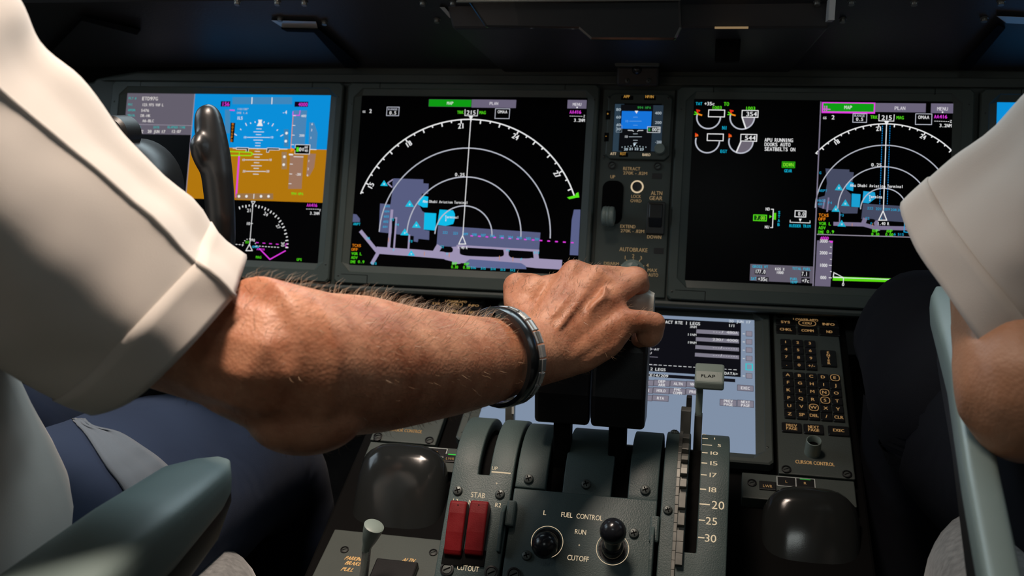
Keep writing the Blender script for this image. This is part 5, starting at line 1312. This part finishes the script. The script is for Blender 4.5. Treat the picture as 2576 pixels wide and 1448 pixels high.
# shirt torso and trousers
def torso(P, bodyrings, name, mat, parent, amp=.004, seed=1):
    R = []
    for z, cx, cy, rx, ry in bodyrings:
        ring = []
        for a, b in superloop(48, .85):
            p = V((P.x+cx+rx*a, P.y+cy+ry*b, z+P.z)); w = noise.noise(V((p.x*9+seed, p.y*9, p.z*22)))*amp; ring.append(p+V((a, b, 0))*w)
        R.append(ring)
    R = [list(c) for c in zip(*[catmull(list(col), 4) for col in zip(*R)])]
    return MB().rings(R).obj(name, mat, parent, smooth=75)
torso(PC, [(.56, .0, .07, .185, .15), (.62, .01, .095, .200, .175), (.70, .01, .10, .205, .185), (.78, .0, .08, .205, .175), (.88, .01, .03, .21, .15), (.98, 0, -.02, .215, .13), (1.05, 0, -.02, .19, .11), (1.10, 0, -.01, .10, .08)], 'shirt', M_SHIRT, pl_)
def limb(name, mat, parent, pts, rad, amp=.004, seed=2, flat=1.0):
    P = catmull([V(p) for p in pts], 6); rr = catmull([V((r, 0, 0)) for r in rad], 6); R = []
    for i, p in enumerate(P):
        t = (P[min(i+1, len(P)-1)]-P[max(i-1, 0)]).normalized(); sd_ = t.cross(V((0, 0, 1)))
        sd_ = sd_.normalized() if sd_.length > .1 else V((1, 0, 0)); up_ = sd_.cross(t); ring = []
        for k in range(32):
            a = 6.2832*k/32; q = p+(sd_*math.cos(a)+up_*math.sin(a)*flat)*rr[i].x
            ring.append(q+(q-p).normalized()*noise.noise(V((q.x*14+seed, q.y*14, q.z*14)))*amp)
        R.append(ring)
    return MB().rings(R).obj(name, mat, parent, smooth=75)
LEG_L = limb('trouser_leg', M_TROUS, pl_, [(-.45, -.92, .58), (-.43, -.78, .62), (-.41, -.58, .625), (-.40, -.40, .61), (-.395, -.30, .56), (-.39, -.27, .45), (-.39, -.24, .2), (-.39, -.22, .06)], [.10, .105, .10, .088, .075, .066, .06, .055], .006)
limb('trouser_leg', M_TROUS, pl_, [(-.63, -.92, .58), (-.64, -.78, .60), (-.66, -.58, .605), (-.67, -.40, .60), (-.67, -.30, .55), (-.67, -.27, .45), (-.67, -.24, .2), (-.67, -.22, .06)], [.10, .105, .10, .088, .075, .066, .06, .055], .006)
for x in (-.39, -.67): limb('shoe', M_BLACK, pl_, [(x, -.28, .05), (x, -.18, .05), (x, -.06, .04)], [.045, .048, .035], 0)

# ---------------- bracelet on the wrist: black band and steel links
bc = thing('bracelet', C(1310, 900, .80), 'black and steel link bracelet around the wrist', 'bracelet')
BT, BB = C(1228, 786, .803), C(1262, 1014, .800)
bcx = (BT+BB)/2; be1 = (BT-BB)/2
fwd = C(1330, 895, .800)   # near-side extent
near = fwd-bcx; near = near-be1*near.dot(be1)/be1.length_squared
nrm = be1.cross(near).normalized()
if nrm.dot(axf) < 0: nrm = -nrm
be2 = (near.normalized()*.9-axf*.0).normalized()
be2 = (be2-be1*be2.dot(be1)/be1.length_squared).normalized()
# make the ring square to the forearm: its plane holds be1 and a vector towards the camera
be2 = be1.cross(axf).normalized()
if be2.dot(FW) > 0: be2 = -be2
RB1 = be1.length*1.015; RB2 = .0345; B1 = be1.normalized(); AX = B1.cross(be2).normalized(); AX = AX if AX.dot(axf) > 0 else -AX
def bpt(t, off, ax): return bcx+B1*((RB1+off)*math.cos(t))+be2*((RB2+off)*math.sin(t))+AX*ax
n = 72; R = []
prof_b = [(-.0005, -.0010), (.0030, -.0006), (.0040, .0025), (.0040, .0075), (.0030, .0105), (-.0005, .0110)]
R = [[bpt(6.2832*k/n, o_, a_) for o_, a_ in prof_b] for k in range(n)]
mb = MB(); m_ = len(prof_b)
for r in R: mb.v += [tuple(p) for p in r]
for k in range(n):
    for j in range(m_):
        a = k*m_+j; b = k*m_+(j+1) % m_; c_ = ((k+1) % n)*m_+(j+1) % m_; d_ = ((k+1) % n)*m_+j; mb.f.append((a, b, c_, d_))
mb.obj('black_band', M_GLOSS, bc, smooth=50)
n = 22
for k in range(n):
    t0_, t1_ = 6.2832*(k+.06)/n, 6.2832*(k+.94)/n
    for (a0_, a1_, hh) in ((.0112, .0134, .0030), (.0138, .0172, .0038), (.0176, .0198, .0030)):
        mb = MB(); q = []
        for off in (.0004, hh):
            q += [bpt(t0_, off, a0_), bpt(t1_, off, a0_), bpt(t1_, off, a1_), bpt(t0_, off, a1_)]
        mb.quadbox(q); mb.obj('link', M_STEEL if (k*3+int(a0_*1e4)) % 5 else M_DSTEEL, bc, bevel=.0004)

# ---------------- arm hair
hair = MB(); cnt = 0
polys = arm_me.polygons; vs_ = arm_me.vertices
idx = list(range(len(polys))); random.shuffle(idx)
c0 = C(1290, 900, .82)
for i in idx:
    p = polys[i].center; s_ = (p-elbow).dot(axf)/(wrist-elbow).length
    if s_ < -.35 or s_ > 1.33 or (s_ < .15 and random.random() > .5): continue
    nn = polys[i].normal
    if s_ > 1.02 and (nn.dot(FW) > -.3): continue
    if .82 < s_ < 1.0: continue
    up_ = nn.dot(UP)
    if random.random() > (.16 if up_ > .2 else .07): continue
    d = (axf*random.uniform(.3, 1.0)+nn*random.uniform(.25, .9)+UP*random.uniform(-.3, .5)+V((random.uniform(-.4, .4), random.uniform(-.4, .4), random.uniform(-.4, .4)))).normalized()
    L = random.uniform(.005, .012)*(1.35 if up_ > .5 and s_ < .8 else .75); side = d.cross(nn).normalized()*.00011; b_ = nn.cross(side).normalized()*.00011
    q1 = p+d*L*.5; q2 = p+d*L+(axf*.6-nn*.5)*L*.45
    base = len(hair.v)
    for q, k in ((p, 1), (q1, .8), (q2, .25)): hair.v += [tuple(q+side*k), tuple(q-side*k), tuple(q+b_*k)]
    for l in range(2):
        for j in range(3): a = base+l*3+j; b = base+l*3+(j+1) % 3; hair.f.append((a, b, b+3, a+3))
    cnt += 1
    if cnt > 5000: break
me = bpy.data.meshes.new('arm_hair'); me.from_pydata(hair.v, [], hair.f); tag(link('arm_hair', me, M_HAIR, pl_), kind='stuff')

# lap belt over the thigh
from mathutils.bvhtree import BVHTree
def bvh(o):
    M = o.matrix_basis; return BVHTree.FromPolygons([M @ v.co for v in o.data.vertices], [tuple(p.vertices) for p in o.data.polygons])
T = bvh(LEG_L)
def hit(px, py, off):
    r = ray(px, py).normalized(); q = T.ray_cast(CAM, r)
    if q[0] is None: return None
    return q[0]-r*off
ed0 = catmull([V((175, 1045, 0)), V((192, 1066, 0)), V((219, 1096, 0)), V((268, 1172, 0)), V((300, 1212, 0)), V((330, 1260, 0))], 4)
ed1 = catmull([V((205, 1040, 0)), V((232, 1070, 0)), V((300, 1088, 0)), V((359, 1124, 0)), V((396, 1150, 0)), V((430, 1180, 0))], 4)
R = []
for a, b in zip(ed0, ed1):
    row = [hit(*(a.lerp(b, k/8)).xy, .004+.0022*math.sin(k*1.9)) for k in range(9)]
    if None not in row: R.append(row)
if len(R) > 2:
    bl = MB(); bl.rings(R, closed=False, cap=False); lb = bl.obj('lap_belt', M_BELT, pl_, smooth=60)
    sd = lb.modifiers.new('solid', 'SOLIDIFY'); sd.thickness = .002; sd.offset = 0

# ---------------- right pilot
PR = V((.58, -.92, .10))
sh2 = C(2950, 150, .62)
bm = bmesh.new()
chain(bm, [(sh2, .062), (C(2740, 480, .645), .052), (C(2575, 760, .665), .047), (C(2592, 890, .625), .047), (C(2594, 978, .600), .0455), (C(2680, 960, .68), .043), (C(2800, 940, .82), .034), (C(2860, 930, .92), .028)])
ellip(bm, C(2570, 1065, .600), (V((.030, 0, 0)), V((0, .030, 0)), V((0, 0, .024))))
for k in range(4): chain(bm, [(C(2870+k*16, 915+k*18, .93), .010), (C(2890+k*16, 905+k*18, 1.0), .009), (C(2885+k*14, 930+k*16, 1.02), .008)])
chain(bm, [(C(2840, 925, .93), .012), (C(2820, 905, .98), .010)])
chain(bm, [(PR+V((-.10, 0, .60)), .12), (PR+V((-.10, -.02, .92)), .12)]); chain(bm, [(PR+V((.10, 0, .60)), .12), (PR+V((.10, -.02, .92)), .12)])
chain(bm, [(PR+V((0, -.02, 1.0)), .09), (PR+V((0, .02, 1.17)), .055)])
head(bm, PR+V((0, .05, 1.28)))
chain(bm, [(PR+V((-.10, -.02, 1.03)), .07), (sh2, .062)])
chain(bm, [(PR+V((.12, -.02, 1.03)), .07), (PR+V((.22, -.02, 1.02)), .06), (PR+V((.27, .02, .76)), .045), (PR+V((.2, .27, .70)), .032), (PR+V((.16, .36, .70)), .03)])
for k in range(4): chain(bm, [(PR+V((.125+.02*k, .38, .70)), .010), (PR+V((.12+.022*k, .45, .69)), .009), (PR+V((.125+.02*k, .47, .66)), .008)])
me = fuse(bm, .0045, 10)
p2_ = link('person', me, M_SKIN2)
tag(p2_, 'seated person in white short-sleeved shirt with bent elbow resting on armrest', 'person')
SV2 = [
 [((2279, 510), .690), ((2300, 615), .650), ((2380, 735), .618), ((2470, 862), .600), ((2585, 995), .600), ((2740, 1060), .640), ((2700, 900), .71), ((2480, 650), .745)],
 [((2345, 447), .685), ((2372, 530), .645), ((2440, 630), .612), ((2525, 735), .592), ((2640, 860), .592), ((2800, 930), .632), ((2770, 790), .70), ((2550, 560), .735)],
 [((2420, 380), .675), ((2460, 455), .635), ((2530, 540), .600), ((2620, 640), .580), ((2740, 760), .580), ((2890, 830), .62), ((2860, 690), .69), ((2640, 470), .725)],
 [((2576, 240), .655), ((2610, 320), .615), ((2690, 410), .580), ((2790, 500), .560), ((2900, 610), .560), ((3060, 680), .60), ((3030, 540), .67), ((2800, 330), .705)],
 [((2760, 60), .63), ((2800, 150), .59), ((2880, 240), .555), ((2980, 330), .535), ((3090, 430), .54), ((3240, 500), .58), ((3210, 370), .65), ((2980, 160), .68)]]
mb, rows = cloth_tube(SV2, amp=.003, seed=9, fold=(40, .004))
o = mb.obj('shirt_sleeve', M_SHIRT, p2_, smooth=75); sd = o.modifiers.new('solid', 'SOLIDIFY'); sd.thickness = .0012; sd.offset = -1
hr = []
for r in rows[:6]:
    c = sum(r, V())/len(r); hr.append([p+(p-c).normalized()*.0011 for p in r])
hm = MB(); hm.rings(hr, cap=False); ho = hm.obj('sleeve_hem', M_SHIRT, p2_, smooth=75); sd = ho.modifiers.new('solid', 'SOLIDIFY'); sd.thickness = .0012; sd.offset = -1
torso(PR, [(.56, .0, .02, .190, .15), (.62, .0, .03, .205, .17), (.70, 0, .03, .205, .17), (.78, 0, .02, .200, .16), (.88, 0, 0, .205, .15), (.98, 0, -.02, .215, .13), (1.05, 0, -.02, .19, .11), (1.10, 0, -.01, .10, .08)], 'shirt', M_SHIRT, p2_, seed=5)
kn = C(2262, 800, .90)
limb('trouser_leg', M_TROUS2, p2_, [(.48, -.95, .74), (.46, -.82, .745), C(2560, 1150, .85), C(2440, 1010, .90), C(2350, 890, .97), C(2312, 850, 1.02), C(2325, 1000, 1.05), (.32, -.30, .25), (.32, -.28, .06)], [.10, .095, .090, .084, .074, .064, .062, .058, .055], .006)
limb('trouser_leg', M_TROUS2, p2_, [(.68, -.95, .74), (.70, -.80, .745), (.72, -.58, .72), (.74, -.40, .68), (.76, -.30, .60), (.76, -.27, .45), (.76, -.24, .2), (.76, -.22, .06)], [.10, .105, .10, .088, .075, .066, .06, .055], .006)
for x, y in ((.32, -.28), (.76, -.22)): limb('shoe', M_BLACK, p2_, [(x, y-.06, .05), (x, y+.04, .05), (x, y+.16, .04)], [.045, .048, .035], 0)
